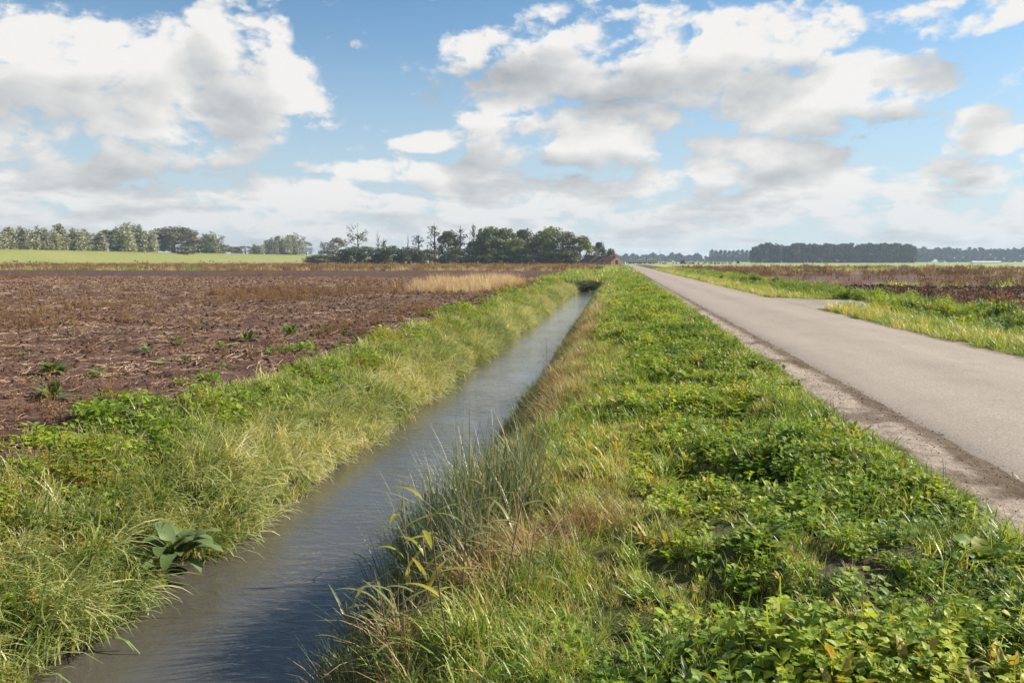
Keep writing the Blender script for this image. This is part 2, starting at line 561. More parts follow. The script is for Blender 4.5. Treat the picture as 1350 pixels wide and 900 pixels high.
M['tree_green'] = foliage('tree_green', [(0.0, (0.0756, 0.108, 0.0252)), (0.5, (0.1674, 0.204, 0.0426)), (1.0, (0.3375, 0.336, 0.0774))], 0.25, 0.5, 0.35, inst=False)
M['tree_dark'] = foliage('tree_dark', [(0.0, (0.0401, 0.0597, 0.0208)), (0.5, (0.0875, 0.1123, 0.0356)), (1.0, (0.1823, 0.1843, 0.0668))], 0.2, 0.5, 0.35, inst=False)
M['tree_grey'] = foliage('tree_grey', [(0.0, (0.0862, 0.0862, 0.0528)), (0.5, (0.1725, 0.169, 0.099)), (1.0, (0.2932, 0.2587, 0.1485))], 0.2, 0.6, 0.3, inst=False)
M['wood'] = foliage('wood', [(0.0, (0.012, 0.0221, 0.012)), (0.5, (0.024, 0.0364, 0.018)), (1.0, (0.045, 0.0585, 0.0263))], 0.15, 0.6, 0.25, inst=False)
M['bark'] = plain('bark', (.085, .07, .055), 0.95, 0.4, 4.0, 0.4)
M['bark_pale'] = plain('bark_pale', (.20, .17, .14), 0.95, 0.3, 4.0, 0.4)
M['brick'] = plain('brick', (.34, .17, .10), 0.9, 0.2, 2.0, 0.2)
M['roof'] = plain('roof', (.055, .035, .04), 0.7, 0.3, 2.0, 0.2)
M['roof_red'] = plain('roof_red', (.20, .085, .055), 0.8, 0.3, 2.0, 0.2)
M['white'] = plain('white', (.75, .74, .72), 0.6, 0.06, 2.0)
M['glass'] = plain('glass', (.20, .24, .26), 0.15, 0.15, 1.0, spec=0.6)
M['dark'] = plain('dark', (.025, .025, .028), 0.7, 0.3, 2.0)
M['grey'] = plain('grey', (.35, .36, .37), 0.6, 0.1, 2.0)
M['bird'] = plain('bird', (.02, .018, .018), 0.7, 0.3, 8.0)


# ------------------------------------------------------------------ ground sheet
def grow(a, b, d0, k):
    out = [a]; s = 1 if b > a else -1; d = d0
    while (out[-1] - b) * s < 0:
        out.append(out[-1] + s * d); d *= k
    out[-1] = b
    return out


xs = list(np.arange(-14, -6.2, 0.11)) + list(np.arange(-6.2, 2.2, 0.075)) + list(np.arange(2.2, 3.4, 0.045)) + list(np.arange(3.4, 6.6, 0.4)) + list(np.arange(6.6, 14, 0.11))
xs = sorted(set(np.round(grow(-14, -3600, 0.13, 1.045) + xs + grow(14, 3600, 0.13, 1.05), 4)))
ys = sorted(set(np.round(grow(3.0, -40, 0.12, 1.15) + list(np.arange(3.0, 12, 0.09)) + grow(12, 3900, 0.10, 1.0125), 4)))
xs = np.array(xs); ys = np.array(ys)
GX, GY = np.meshgrid(xs, ys)
GZ = ground_z(GX, GY)
nx, ny = len(xs), len(ys)


def grid_mesh(name, X, Y, Z, mat, smooth=True):
    ny_, nx_ = X.shape
    me = bpy.data.meshes.new(name)
    co = np.stack([X, Y, Z], -1).reshape(-1, 3).astype(np.float32)
    me.vertices.add(len(co)); me.vertices.foreach_set('co', co.ravel())
    i = np.arange((ny_ - 1) * (nx_ - 1)); r = i // (nx_ - 1); c = i % (nx_ - 1)
    a = r * nx_ + c
    q = np.stack([a, a + 1, a + nx_ + 1, a + nx_], -1).astype(np.int32)
    me.loops.add(q.size); me.loops.foreach_set('vertex_index', q.ravel())
    me.polygons.add(len(q)); me.polygons.foreach_set('loop_start', np.arange(0, q.size, 4, dtype=np.int32))
    me.polygons.foreach_set('use_smooth', np.full(len(q), smooth))
    me.update(calc_edges=True); me.validate()
    if mat: me.materials.append(mat)
    return me


def lay(base, w, col):
    w = np.clip(w, 0, 1)[..., None]
    return base * (1 - w) + np.array(col)[None, None] * w


n1 = fbm(GX * .8, GY * .8, 4, 51); n2 = fbm(GX * .06, GY * .06, 4, 61); n3 = fbm(GX * 3, GY * 3, 3, 71); nst = fbm(GX * .012, GY * .08, 3, 81)
soilc = np.array([.102, .058, .044])
gc = np.ones(GX.shape + (3,)) * soilc
gc *= (1 + 0.5 * n1 + 0.5 * n3)[..., None]
# left field: strips of bare and weedy soil further off
gc = lay(gc, sstep(GY, 40, 70) * (1 - sstep(GY, 80, 86)) * 0.75, (.185, .112, .078))
gc = lay(gc, sstep(GY + nst * 14, 82, 88) * (1 - sstep(GY + nst * 14, 136, 145)), (.078, .042, .035))
gc = lay(gc, sstep(GY + nst * 30, 138, 150), (.23, .145, .075))
gc = lay(gc, sstep(n2, 0.05, 0.25) * sstep(GY, 138, 150) * 0.7, (.20, .19, .06))
# wheel track in the left field
tr = np.abs(GX + 21.2 + 0.6 * np.sin(GY * .07))
gc = lay(gc, (1 - sstep(tr, .35, .8)) * sstep(GY, 12, 18) * (1 - sstep(GY, 66, 78)) * 0.8, (.22, .165, .13))
# right field
rf = sstep(GX, 13, 13.6)
rcol = np.ones(GX.shape + (3,)) * np.array([.098, .055, .044]) * (1 + 0.6 * n1 + .5 * n3)[..., None]
rcol = lay(rcol, sstep(nst, -.02, .12) * 0.6, (.15, .085, .06))
rcol = lay(rcol, sstep(GY + nst * 20, 100, 125), (.17, .11, .07))
rcol = lay(rcol, sstep(GY + nst * 60, 190, 260), (.30, .29, .12))
gc = np.where(rf[..., None] > 0.5, rcol, gc)
# grass land: left bank, verges, dike, far meadows
gr = sstep(GX + n1 * .5, -5.65, -5.15) * (1 - sstep(GX, 12.4, 13.2))
gc = lay(gc, gr, (.075, .082, .028))
gc = lay(gc, gr * sstep(n3, 0.1, .3) * .5, (.07, .05, .032))
dike = (1 - sstep(GX, -236, -229)) * sstep(GY, 60, 130)
gc = lay(gc, dike, (.20, .215, .062))
gc = lay(gc, dike * sstep(fbm(GX * .05, GY * .02, 3, 5), 0.0, .3) * .6, (.25, .245, .08))
gc = lay(gc, (1 - sstep(np.abs(GX + 230), 1.0, 3.5)) * sstep(GY, 60, 130) * .7, (.33, .31, .13))
gc = lay(gc, sstep(GY, 330, 420) * sstep(GX, -200, -150), (.24, .25, .09))
gc = lay(gc, sstep(GY, 1000, 1400) * .6, (.17, .20, .10))
# ditch bed and wet foot of the banks
gc = lay(gc, (GZ < WATER_Z + .10) * gr * 1.0 * (GY < 75), (.035, .028, .02))
# bare trodden dirt beside the road
dl = 2.46 + 0.16 * fbm(GY * .8, GY * 0 + 2, 3, 8) * 2 + .05 * n3
dirt = sstep(GX, dl - .08, dl + .1) * (1 - sstep(GX, 3.2, 3.4)) * (1 - .45 * sstep(GY, 20, 60))
gc = lay(gc, dirt, (.33, .265, .215))
gc = lay(gc, dirt * sstep(n3 + .8 * n1, .12, .34), (.17, .13, .10))
gc = lay(gc, dirt * sstep(GX + .25 * n3 + .1 * n1, 2.80, 2.95) * .85, (.11, .075, .048))
dr = sstep(GX, 6.5, 6.6) * (1 - sstep(GX + n3 * .35 + n1 * .4, 6.9, 7.12))
gc = lay(gc, dr, (.30, .24, .19))
# worn hollow in the near verge
wh = 1 - sstep(np.hypot((GX - 1.40) / .42, (GY - 4.35) / .38) + n1 * .9, .75, 1.25)
gc = lay(gc, wh, (.085, .065, .045))

m, N = new_mat('earth')
at = N.node('ShaderNodeAttribute'); at.attribute_name = 'albedo'
geo = N.node('ShaderNodeNewGeometry')
na = N.noise(geo.outputs['Position'], 9.0, 8, 0.65)
nb_ = N.noise(geo.outputs['Position'], 46.0, 4, 0.6)
nc = N.noise(geo.outputs['Position'], 0.7, 5, 0.6)
vv = N.math('ADD', N.math('MULTIPLY', na, 0.9), N.math('ADD', N.math('MULTIPLY', nb_, 0.55), N.math('MULTIPLY', nc, 0.45)))
c = N.vmath('SCALE', at.outputs['Color'], N.math('ADD', N.math('MULTIPLY', N.math('SUBTRACT', vv, 0.95), 1.7), 1.0))
b = N.node('ShaderNodeBsdfPrincipled')
N.l.new(c, b.inputs['Base Color'])
b.inputs['Roughness'].default_value = 0.95
b.inputs['Specular IOR Level'].default_value = 0.15
bp = N.node('ShaderNodeBump'); bp.inputs['Strength'].default_value = 0.9; bp.inputs['Distance'].default_value = 0.05
N.l.new(N.math('ADD', na, N.math('MULTIPLY', nb_, 0.3)), bp.inputs['Height']); N.l.new(bp.outputs[0], b.inputs['Normal'])
o = N.node('ShaderNodeOutputMaterial'); N.l.new(b.outputs[0], o.inputs[0])
gm = grid_mesh('ground', GX, GY, GZ, m)
ca = gm.attributes.new('albedo', 'FLOAT_COLOR', 'POINT')
ca.data.foreach_set('color', np.concatenate([np.clip(gc, 0.005, .9), np.ones(GX.shape + (1,))], -1).astype(np.float32).ravel())
tag(obj('ground', gm), 'flat polder ground with brown fields, grassy banks and a far dike', 'ground', kind='structure')

# ------------------------------------------------------------------ road
m, N = new_mat('asphalt')
geo = N.node('ShaderNodeNewGeometry')
P = geo.outputs['Position']
agg = N.noise(P, 60.0, 4, 0.8)
mid = N.noise(P, 14.0, 5, 0.65)
grit = N.noise(P, 31.0, 3, 0.75)
big = N.noise(N.vmath('MULTIPLY', P, (1.0, 0.12, 1.0)), 1.3, 4, 0.55)
sx = N.node('ShaderNodeSeparateXYZ'); N.l.new(P, sx.inputs[0])
c = N.ramp(agg, [(0.25, (.06, .047, .038)), (0.42, (.215, .175, .142)), (0.58, (.30, .25, .204)), (0.78, (.52, .445, .365))])
wt = N.math('MULTIPLY', N.math('COSINE', N.math('MULTIPLY', N.math('SUBTRACT', sx.outputs[0], 3.95), 6.2832 / 1.75)), 0.05)
pat = N.smooth(N.noise(P, 0.55, 3, 0.6), 0.52, 0.62, 0.0, -0.07)
stn = N.smooth(N.noise(N.vmath('MULTIPLY', P, (1.0, 0.35, 1.0)), 2.4, 5, 0.7), 0.60, 0.74, 0.0, -0.16)
edg = N.smooth(N.math('ADD', N.math('ABSOLUTE', N.math('SUBTRACT', sx.outputs[0], 4.9)), N.math('MULTIPLY', mid, 0.35)), 1.75, 2.05, 0.0, -0.16)
tone = N.math('ADD', N.math('ADD', wt, pat), N.math('ADD', stn, edg))
c = N.vmath('SCALE', c, N.math('ADD', tone, N.math('ADD', N.math('MULTIPLY', grit, 0.9), N.math('ADD', N.math('ADD', 0.29, N.math('MULTIPLY', mid, 0.26)), N.math('MULTIPLY', big, 0.36)))))
b = N.node('ShaderNodeBsdfPrincipled'); N.l.new(c, b.inputs['Base Color'])
b.inputs['Roughness'].default_value = 0.82; b.inputs['Specular IOR Level'].default_value = 0.35
bp = N.node('ShaderNodeBump'); bp.inputs['Strength'].default_value = 0.7; bp.inputs['Distance'].default_value = 0.006
N.l.new(agg, bp.inputs['Height']); N.l.new(bp.outputs[0], b.inputs['Normal'])
o = N.node('ShaderNodeOutputMaterial'); N.l.new(b.outputs[0], o.inputs[0])
M['asphalt'] = m
ry = np.array(sorted(set(np.round(grow(3.0, -40, 0.2, 1.2) + list(np.arange(3, 14, 0.06)) + grow(14, 1100, 0.08, 1.03), 4))))
cols = np.array([-0.004, 0.0, 0.012, 0.10, 0.25, 0.5, 0.75, 0.90, 0.988, 1.0, 1.004])
el_ = ROAD_L + .05 * fbm(ry * 2.2, ry * 0, 4, 91) * 2 + .03 * fbm(ry * 9, ry * 0, 2, 92)
er_ = ROAD_R + .07 * fbm(ry * 1.6, ry * 0, 4, 93) * 2
RX = el_[:, None] * (1 - cols[None]) + er_[:, None] * cols[None]
RY = np.repeat(ry[:, None], len(cols), 1)
prof = np.array([-.14, -.022, -.012, .004, .02, .03, .02, .004, -.012, -.022, -.14])
RZ = prof[None] + 0 * RX - 0.0 + .008 * fbm(RX * .6, RY * .6, 2, 95)
tag(obj('road', grid_mesh('road', RX, RY, RZ, m)), 'narrow pinkish grey asphalt road running straight to the horizon', 'road', kind='structure')
# field entrance on the right: a flared slab from the road over the ditch
ev = []
us = np.linspace(0, 1, 14)
X2 = np.zeros((14, 15)); Y2 = X2.copy(); Z2 = X2.copy()
for i, u in enumerate(us):
    x = 6.6 + 3.7 * u
    fl = (1 - u) ** 2.2
    ya, yb = 31.6 - 2.4 * fl, 36.6 + 3.0 * fl
    for j in range(15):
        t = j / 14
        X2[i, j] = x + .1 * math.sin(j * 1.7 + i); Y2[i, j] = ya + (yb - ya) * t + .12 * math.sin(i * 2.1 + j)
        Z2[i, j] = -.032 - .006 * u - (0.15 if j in (0, 14) or i == 13 else 0)
tag(obj('field_entrance', grid_mesh('field_entrance', Y2 * 0 + X2, Y2, Z2, M['asphalt'])), 'pale paved field entrance branching right off the road', 'entrance', kind='structure')

# ------------------------------------------------------------------ water
m, N = new_mat('ditch_water')
geo = N.node('ShaderNodeNewGeometry')
P = geo.outputs['Position']
rip = N.noise(N.vmath('MULTIPLY', P, (0.7, 1.5, 1.0)), 5.0, 2, 0.5, dist=0.8)
rip2 = N.noise(N.vmath('MULTIPLY', P, (0.8, 1.6, 1.0)), 17.0, 2, 0.5, dist=0.8)
cat = N.noise(P, 0.55, 3, 0.5)
amp = N.smooth(cat, 0.35, 0.65, 0.45, 1.1)
h = N.math('MULTIPLY', N.math('ADD', rip, N.math('MULTIPLY', rip2, 0.26)), amp)
bp = N.node('ShaderNodeBump'); bp.inputs['Strength'].default_value = 0.6; bp.inputs['Distance'].default_value = 0.025
N.l.new(h, bp.inputs['Height'])
b = N.node('ShaderNodeBsdfPrincipled')
silt = N.noise(N.vmath('MULTIPLY', P, (1.0, .4, 1.0)), 1.6, 4, 0.6)
N.l.new(N.mix(silt, (.058, .053, .045), (.098, .090, .076)), b.inputs['Base Color'])
b.inputs['Roughness'].default_value = 0.03
b.inputs['IOR'].default_value = 1.47
b.inputs['Specular IOR Level'].default_value = 0.5
N.l.new(bp.outputs[0], b.inputs['Normal'])
o = N.node('ShaderNodeOutputMaterial'); N.l.new(b.outputs[0], o.inputs[0])
wx, wy = np.meshgrid(np.linspace(-4.4, -1.2, 6), np.linspace(-38, DITCH_END + 0.8, 40))
tag(obj('water', grid_mesh('water', wx, wy, wx * 0 + WATER_Z, m)), 'murky rippled ditch water mirroring the sky', 'water', kind='structure')

# ------------------------------------------------------------------ scattering of uncountable plants
def scatter(name, pts, protos, rot, scl, idx, tint, label, cat):
    coll = bpy.data.collections.new(name + '_kinds')
    for i, me in enumerate(protos):
        po = bpy.data.objects.new('%s_kind_%02d' % (name, i), me)
        coll.objects.link(po)
    me = bpy.data.meshes.new(name)
    n = len(pts)
    me.vertices.add(n)
    me.vertices.foreach_set('co', np.asarray(pts, np.float32).ravel())
    for an, ty, fld, val in (('rot', 'FLOAT_VECTOR', 'vector', rot), ('scl', 'FLOAT', 'value', scl), ('tint', 'FLOAT', 'value', tint)):
        a = me.attributes.new(an, ty, 'POINT'); a.data.foreach_set(fld, np.asarray(val, np.float32).ravel())
    a = me.attributes.new('kind', 'INT', 'POINT'); a.data.foreach_set('value', np.asarray(idx, np.int32))
    me.update()
    o = obj(name, me)
    ng = bpy.data.node_groups.new(name + '_spread', 'GeometryNodeTree')
    ng.interface.new_socket('Geometry', in_out='INPUT', socket_type='NodeSocketGeometry')
    ng.interface.new_socket('Geometry', in_out='OUTPUT', socket_type='NodeSocketGeometry')
    A = NT(ng)
    i_ = A.node('NodeGroupInput'); o_ = A.node('NodeGroupOutput')

    def named(nm, ty):
        nd = A.node('GeometryNodeInputNamedAttribute'); nd.data_type = ty
        nd.inputs['Name'].default_value = nm
        return nd.outputs['Attribute']
    ci = A.node('GeometryNodeCollectionInfo')
    ci.inputs['Collection'].default_value = coll
    ci.inputs['Separate Children'].default_value = True
    ci.inputs['Reset Children'].default_value = True
    ip = A.node('GeometryNodeInstanceOnPoints')
    A.l.new(i_.outputs[0], ip.inputs['Points'])
    A.l.new(ci.outputs[0], ip.inputs['Instance'])
    ip.inputs['Pick Instance'].default_value = True
    A.l.new(named('kind', 'INT'), ip.inputs['Instance Index'])
    er = A.node('FunctionNodeEulerToRotation')
    A.l.new(named('rot', 'FLOAT_VECTOR'), er.inputs[0])
    A.l.new(er.outputs[0], ip.inputs['Rotation'])
    A.l.new(named('scl', 'FLOAT'), ip.inputs['Scale'])
    A.l.new(ip.outputs[0], o_.inputs[0])
    md = o.modifiers.new('spread', 'NODES')
    md.node_group = ng
    tag(o, label, cat, kind='stuff')
    return o


def spread(x0, x1, y0, y1, dens, fall=10.0, power=1.0, mask=None, fan=None):
    """random points, thinning out with distance"""
    out = []
    edges = np.geomspace(max(y0, 1.0) + 4, y1 + 4, 60) - 4
    for a, b_ in zip(edges[:-1], edges[1:]):
        ym = (a + b_) / 2
        xa, xb = x0, x1
        if fan:
            xa = max(xa, fan[0] * ym - 3); xb = min(xb, fan[1] * ym + 3)
            if xb <= xa: continue
        n = dens * min(1.0, (fall / ym) ** power) * (xb - xa) * (b_ - a)
        n = int(n) + (RS.rand() < n % 1)
        if n:
            out.append(np.stack([RS.uniform(xa, xb, n), RS.uniform(a, b_, n)], -1))
    p = np.concatenate(out)
    if mask is not None:
        p = p[RS.rand(len(p)) < mask(p[:, 0], p[:, 1])]
    return np.concatenate([p, ground_z(p[:, 0], p[:, 1])[:, None]], 1)


def place(name, p, protos, label, cat, smin=.7, smax=1.3, far=0.28, yaw=math.pi, tilt=.15, tint=0.0, tvar=.12, sink=0.02, base_yaw=0.0, patch=.35, patch_s=.7, seed=0, sfun=None, clump=1.1):
    n = len(p)
    rot = np.stack([RS.normal(0, tilt, n), RS.normal(0, tilt, n), base_yaw + RS.uniform(-yaw, yaw, n)], -1)
    s = RS.uniform(smin, smax, n) * np.clip((p[:, 1] / 9.0), 1, 60) ** far
    s = s * (1 + clump * fbm(p[:, 0] * 1.5, p[:, 1] * 1.5, 3, 300 + seed))
    if sfun is not None: s = s * sfun(p[:, 0], p[:, 1])
    t = (tint(p[:, 0], p[:, 1]) if callable(tint) else tint) + RS.normal(0, tvar, n) + patch * fbm(p[:, 0] * patch_s, p[:, 1] * patch_s, 3, 200 + seed) * 2
    q = p.copy(); q[:, 2] -= sink
    return scatter(name, q, protos, rot, s, RS.randint(0, len(protos), n), t, label, cat)


def tuft(name, n, h0, h1, rad, lean, droop, w, mat, seg=4, bias=None, stiff=0.3):
    mb = MB()
    for _ in range(n):
        r = rad * math.sqrt(random.random()); a = random.uniform(0, 2 * math.pi)
        az_ = random.gauss(bias, .7) if bias is not None and random.random() < .85 else random.uniform(0, 2 * math.pi)
        blade(mb, (r * math.cos(a), r * math.sin(a), -.01), az_, abs(random.gauss(lean, stiff)), abs(random.gauss(droop, .4)),
              random.uniform(h0, h1), w * random.uniform(.6, 1.2), seg, random.random())
    return mb.build(name, mat)


def leafy(name, n, rad, h0, h1, L, Wd, mat, peak=.5, tilt=.35, fold=.15, seg=3, stems=True):
    """low leafy cover: leaves held out flat on short stalks"""
    mb = MB()
    for _ in range(n):
        r = rad * math.sqrt(random.random()); a = random.uniform(0, 2 * math.pi)
        z = random.uniform(h0, h1) * (1.15 - .6 * r / rad)
        l = L * random.uniform(.6, 1.3)
        x, y = r * math.cos(a), r * math.sin(a)
        rn = random.random()
        if stems:
            mb.add([(x * .5 - .002, y * .5, -.02), (x * .5 + .002, y * .5, -.02), (x + .0015, y, z), (x - .0015, y, z)], [(0, 1, 2, 3)], rn, 0)
        leaf(mb, (x, y, z), a + random.gauss(0, .9), random.gauss(.15, tilt), random.uniform(.1, .9), l, Wd * random.uniform(.7, 1.25), seg, fold, 0, rn, peak, .05)
    return mb.build(name, mat)


def rosette(name, n, L0, L1, wr, mat, p0=.35, p1=1.2, bend=.9, fold=.2, seg=5, wave=.06, pet=.15):
    mb = MB()
    for k in range(n):
        l = random.uniform(L0, L1)
        leaf(mb, (random.gauss(0, .015), random.gauss(0, .015), 0), k * 2.4 + random.gauss(0, .3), random.uniform(p0, p1), random.uniform(.4, 1.3) * bend, l, l * wr * random.uniform(.8, 1.2), seg, fold, l * pet, random.random(), random.uniform(.4, .6), wave)
    return mb.build(name, mat)


def stalky(name, n, h0, h1, rad, mat, nl=7, ll=.05, lw=.018, w=.006, lean=.25):
    """upright stalks set with small leaves or seed heads"""
    mb = MB()
    for _ in range(n):
        r = rad * math.sqrt(random.random()); a = random.uniform(0, 6.283)
        hh = random.uniform(h0, h1); az_ = random.uniform(0, 6.283); ln = abs(random.gauss(0, lean)); rn = random.random()
        b0 = np.array([r * math.cos(a), r * math.sin(a), -.01]); tip = b0 + hh * np.array([math.sin(ln) * math.cos(az_), math.sin(ln) * math.sin(az_), math.cos(ln)])
        sd = np.array([-math.sin(az_), math.cos(az_), 0]) * w * .5
        mb.add([b0 - sd, b0 + sd, tip + sd * .5, tip - sd * .5], [(0, 1, 2, 3)], rn, 0)
        for k in range(nl):
            t = random.uniform(.25, 1.0)
            leaf(mb, b0 + (tip - b0) * t, random.uniform(0, 6.283), random.uniform(-.2, .9), random.uniform(0, 1.0), ll * random.uniform(.6, 1.3) * (1.25 - .5 * t), lw * random.uniform(.7, 1.3), 2, .2, 0, random.random(), .45)
    return mb.build(name, mat)


FAN_L = (-1.35, .62)
# --- left bank
LB = [tuft('bank_tuft', 34, .26, .56, .09, .35, 1.7, .012, M['bank_grass'], 5, bias=-.25) for _ in range(5)]
LB2 = [tuft('bank_tuft', 24, .14, .30, .08, .3, 1.0, .008, M['bank_grass'], 4) for _ in range(3)]
HB = [stalky('bank_herb', 9, .12, .30, .10, M['herb'], 9, .045, .020) for _ in range(4)]
LF = [leafy('bank_leaves', 30, .13, .04, .15, .055, .035, M['weed']) for _ in range(4)]


def on_left(x, y): return ((x > -5.35 + .5 * fbm(x * .9, y * .9, 3, 12)) & (x < -3.66 + .2 * fbm(y * 1.3, x * 0, 2, 4)) & (y < DITCH_END + 1)) * 1.0


DOCK = hit(222, 762)


def low_left(x, y): return on_left(x, y) * sstep(np.hypot(x - DOCK[0], (y - DOCK[1]) * .8), .2, .45) * (.25 + .75 * sstep(x + 1.2 * fbm(x * .6, y * .6, 3, 14), -5.0, -4.2))


place('long_bank_grass', spread(-6.0, -3.5, 1.5, 71, 75, 14, .75, low_left), LB, 'long pale green grass drooping over the left ditch bank', 'grass', .6, 1.2, .12, yaw=.8, tilt=.2, tint=.10, seed=1, sfun=lambda x, y: .6 + .4 * sstep(x, -5.0, -4.3))
place('short_bank_grass', spread(-6.1, -3.3, 1.5, 72, 45, 12, .8, lambda x, y: on_left(x, y) * sstep(np.hypot(x - DOCK[0], (y - DOCK[1]) * .8), .15, .35)), LB2, 'short grass filling the left ditch bank', 'grass', .6, 1.1, .2, tint=.16, seed=2)
place('bank_herbs', spread(-6.1, -3.6, 1.5, 72, 60, 12, .8, lambda x, y: on_left(x, y) * sstep(fbm(x * .7, y * .5, 3, 15), -.12, .12)), HB, 'yellowish small-leaved herbs among the left bank grass', 'herbs', .6, 1.1, .2, tint=.2, seed=3)
place('bank_leaf_cover', spread(-6.5, -3.9, 1.5, 72, 42, 12, .8, lambda x, y: np.maximum(on_left(x, y),   .8 * (x < -5.0) * sstep(fbm(x * .9, y * .6, 3, 19), .04, .14)) * (1 - sstep(x + 1.0 * fbm(x * .8, y * .8, 3, 16), -4.9, -4.1))), LF, 'low green leaf cover along the field side of the left bank', 'ground cover', .8, 1.4, .25, tint=.12, seed=4)

# --- right bank and verge
VG = [tuft('verge_tuft', 26, .10, .22, .07, .35, .9, .0075, M['verge_grass'], 4) for _ in range(5)]
VL = [tuft('verge_long', 30, .20, .42, .09, .4, 1.2, .0085, M['verge_grass'], 5) for _ in range(4)]
VW = [leafy('verge_leaves', 40, .12, .04, .14, .042, .034, M['weed'], .5) for _ in range(4)] + [rosette('verge_rosette', 9, .07, .12, .34, M['weed']) for _ in range(2)] + [rosette('verge_rosette', 14, .09, .17, .16, M['herb'], .3, 1.3, wave=.12) for _ in range(2)] + [stalky('verge_stalks', 7, .10, .24, .09, M['weed'], 8, .05, .026) for _ in range(2)]
VD = [rosette('verge_dock', 10, .10, .19, .42, M['weed'], .3, 1.2) for _ in range(3)]
DG = [tuft('dry_tuft', 34, .22, .50, .08, .45, 1.1, .006, M['dry_grass'], 4) for _ in range(4)]
RD = [tuft('reed_tuft', 15, .55, 1.05, .10, .16, .55, .010, M['reed'], 6) for _ in range(5)]


def bare(x, y):
    w = 1 - sstep(np.hypot((x - 1.40) / .42, (y - 4.35) / .38) + fbm(x * .8, y * .8, 4, 51) * .9, .75, 1.2)
    return 1 - .85 * w * sstep(fbm(x * 4, y * 4, 2, 66), -.2, .1)


def verge_end(y): return 2.36 + 0.16 * fbm(y * .8, y * 0 + 2, 3, 8) * 2


def gaps(x, y): return .55 + .45 * sstep(fbm(x * 3.6, y * 3.0, 3, 101), -.13, .04)


def on_verge(x, y): return gaps(x, y) * (1 - .85 * np.exp(-((y - 5.9) / 1.1) ** 2) * np.exp(-((x + 1.15) / .28) ** 2)) * (x > -1.5) * (x < verge_end(y) + .06 * (RS.rand(len(x)) - .5)) * bare(x, y)


def weedy(x, y): return np.clip(.62 + 2.4 * fbm(x * .55, y * .45, 3, 18) + .55 * sstep(x, .0, .9), 0, 1)


fade = lambda x, y: on_verge(x, y) * (1 - .25 * weedy(x, y) * sstep(x, -.2, .3))
place('verge_grass', spread(-1.9, 2.6, 1.2, 110, 175, 8, .95, fade), VG, 'short bright grass on the verge between ditch and road', 'grass', .5, 1.0, .33, tint=lambda x, y: -.04 + .24 * sstep(x, -1.3, -.2), seed=5, sfun=lambda x, y: 1 - .3 * sstep(x, -.3, .3))
place('long_verge_grass', spread(-1.9, 2.5, 1.2, 110, 46, 9, .9, lambda x, y: on_verge(x, y) * (1 - .8 * sstep(x + .8 * fbm(x, y, 3, 23), -.2, .5) * (1 - sstep(x, 1.5, 2.1)))), VL, 'longer tangled grass along the right ditch bank', 'grass', .45, .85, .22, tint=lambda x, y: -.02 + .15 * sstep(x, -1.3, -.3) - .06 * sstep(x, .5, 1.8), seed=6)
place('verge_leaf_cover', spread(-.5, 2.35, 1.2, 110, 150, 8, .95, lambda x, y: on_verge(x, y) * weedy(x, y)), VW, 'sunlit low broad leaves covering the right verge', 'ground cover', .75, 1.25, .33, tint=lambda x, y: .14 + .1 * sstep(fbm(x * .8, y * .6, 2, 113), -.1, .15), seed=7, clump=1.0)
place('verge_dock_cover', spread(-.1, 2.3, 1.2, 80, 5.0, 12, .8, lambda x, y: on_verge(x, y) * sstep(fbm(x * .9, y * .5, 3, 33), -.02, .12)), VD, 'tufts of upright weed leaves standing out of the right verge', 'ground cover', .6, 1.05, .2, tint=.1, seed=8, clump=.6)


def dry_m(x, y):
    band = np.exp(-((x + .80) / .32) ** 2) * (sstep(y, 8, 11) * (1 - sstep(y, 26, 40)) * .75 + .14)
    m_ = np.maximum(np.exp(-(((x + .55) / .35) ** 2 + ((y - 4.75) / .32) ** 2)), np.exp(-(((x + .15) / .22) ** 2 + ((y - 5.35) / .25) ** 2)))
    return np.clip(np.maximum(band, m_ * .95), 0, 1) * (x > -1.8)


place('dry_bank_grass', spread(-1.8, .3, 1.5, 100, 70, 12, .75, dry_m), DG, 'brown dry grass along the crest of the right bank', 'dry grass', .5, .95, .15, tint=.12, seed=9)


def reed_zone(x, y): return np.exp(-((y - 5.9) / 1.1) ** 2) * np.exp(-((x + 1.12) / .30) ** 2)


def reed_m(x, y):
    near_w = np.exp(-((x + 1.40) / .2) ** 2)
    thick = np.exp(-((y - 5.9) / 1.0) ** 2) * np.exp(-((x + 1.12) / .25) ** 2) + .8 * np.exp(-((y - 4.6) / .6) ** 2) * np.exp(-((x + 1.5) / .22) ** 2)
    return np.clip(thick * 1.1 + near_w * (.30 + .4 * sstep(fbm(y * .35, x * 0 + 4, 2, 37), 0, .2)), 0, 1)


place('bank_reeds', spread(-1.9, -.6, 2.0, 60, 300, 9, .8, reed_m), RD, 'grey green reeds standing thick in the foot of the right bank', 'reeds', .65, 1.15, .0, tilt=.14, tint=-.06, seed=10, clump=.5, sfun=lambda x, y: .40 + .62 * np.exp(-((y - 5.9) / 1.2) ** 2))
place('bank_foot_grass', spread(-1.68, -.9, 1.5, 72, 60, 10, .8, lambda x, y: 1 - sstep(x, -1.25, -.9)), VL, 'dark tangled grass on the steep right ditch bank', 'grass', .4, .8, .12, tint=-.12, seed=11)

place('near_bank_herbs', spread(-1.55, -.3, 1.5, 30, 38, 7, .8, lambda x, y: 1 - sstep(x + .6 * fbm(x, y, 2, 93), -.9, -.4)), HB + DG[:3], 'dull herbs and dead stalks mixed into the right ditch bank', 'herbs', .5, .95, .1, tint=.0, seed=26)

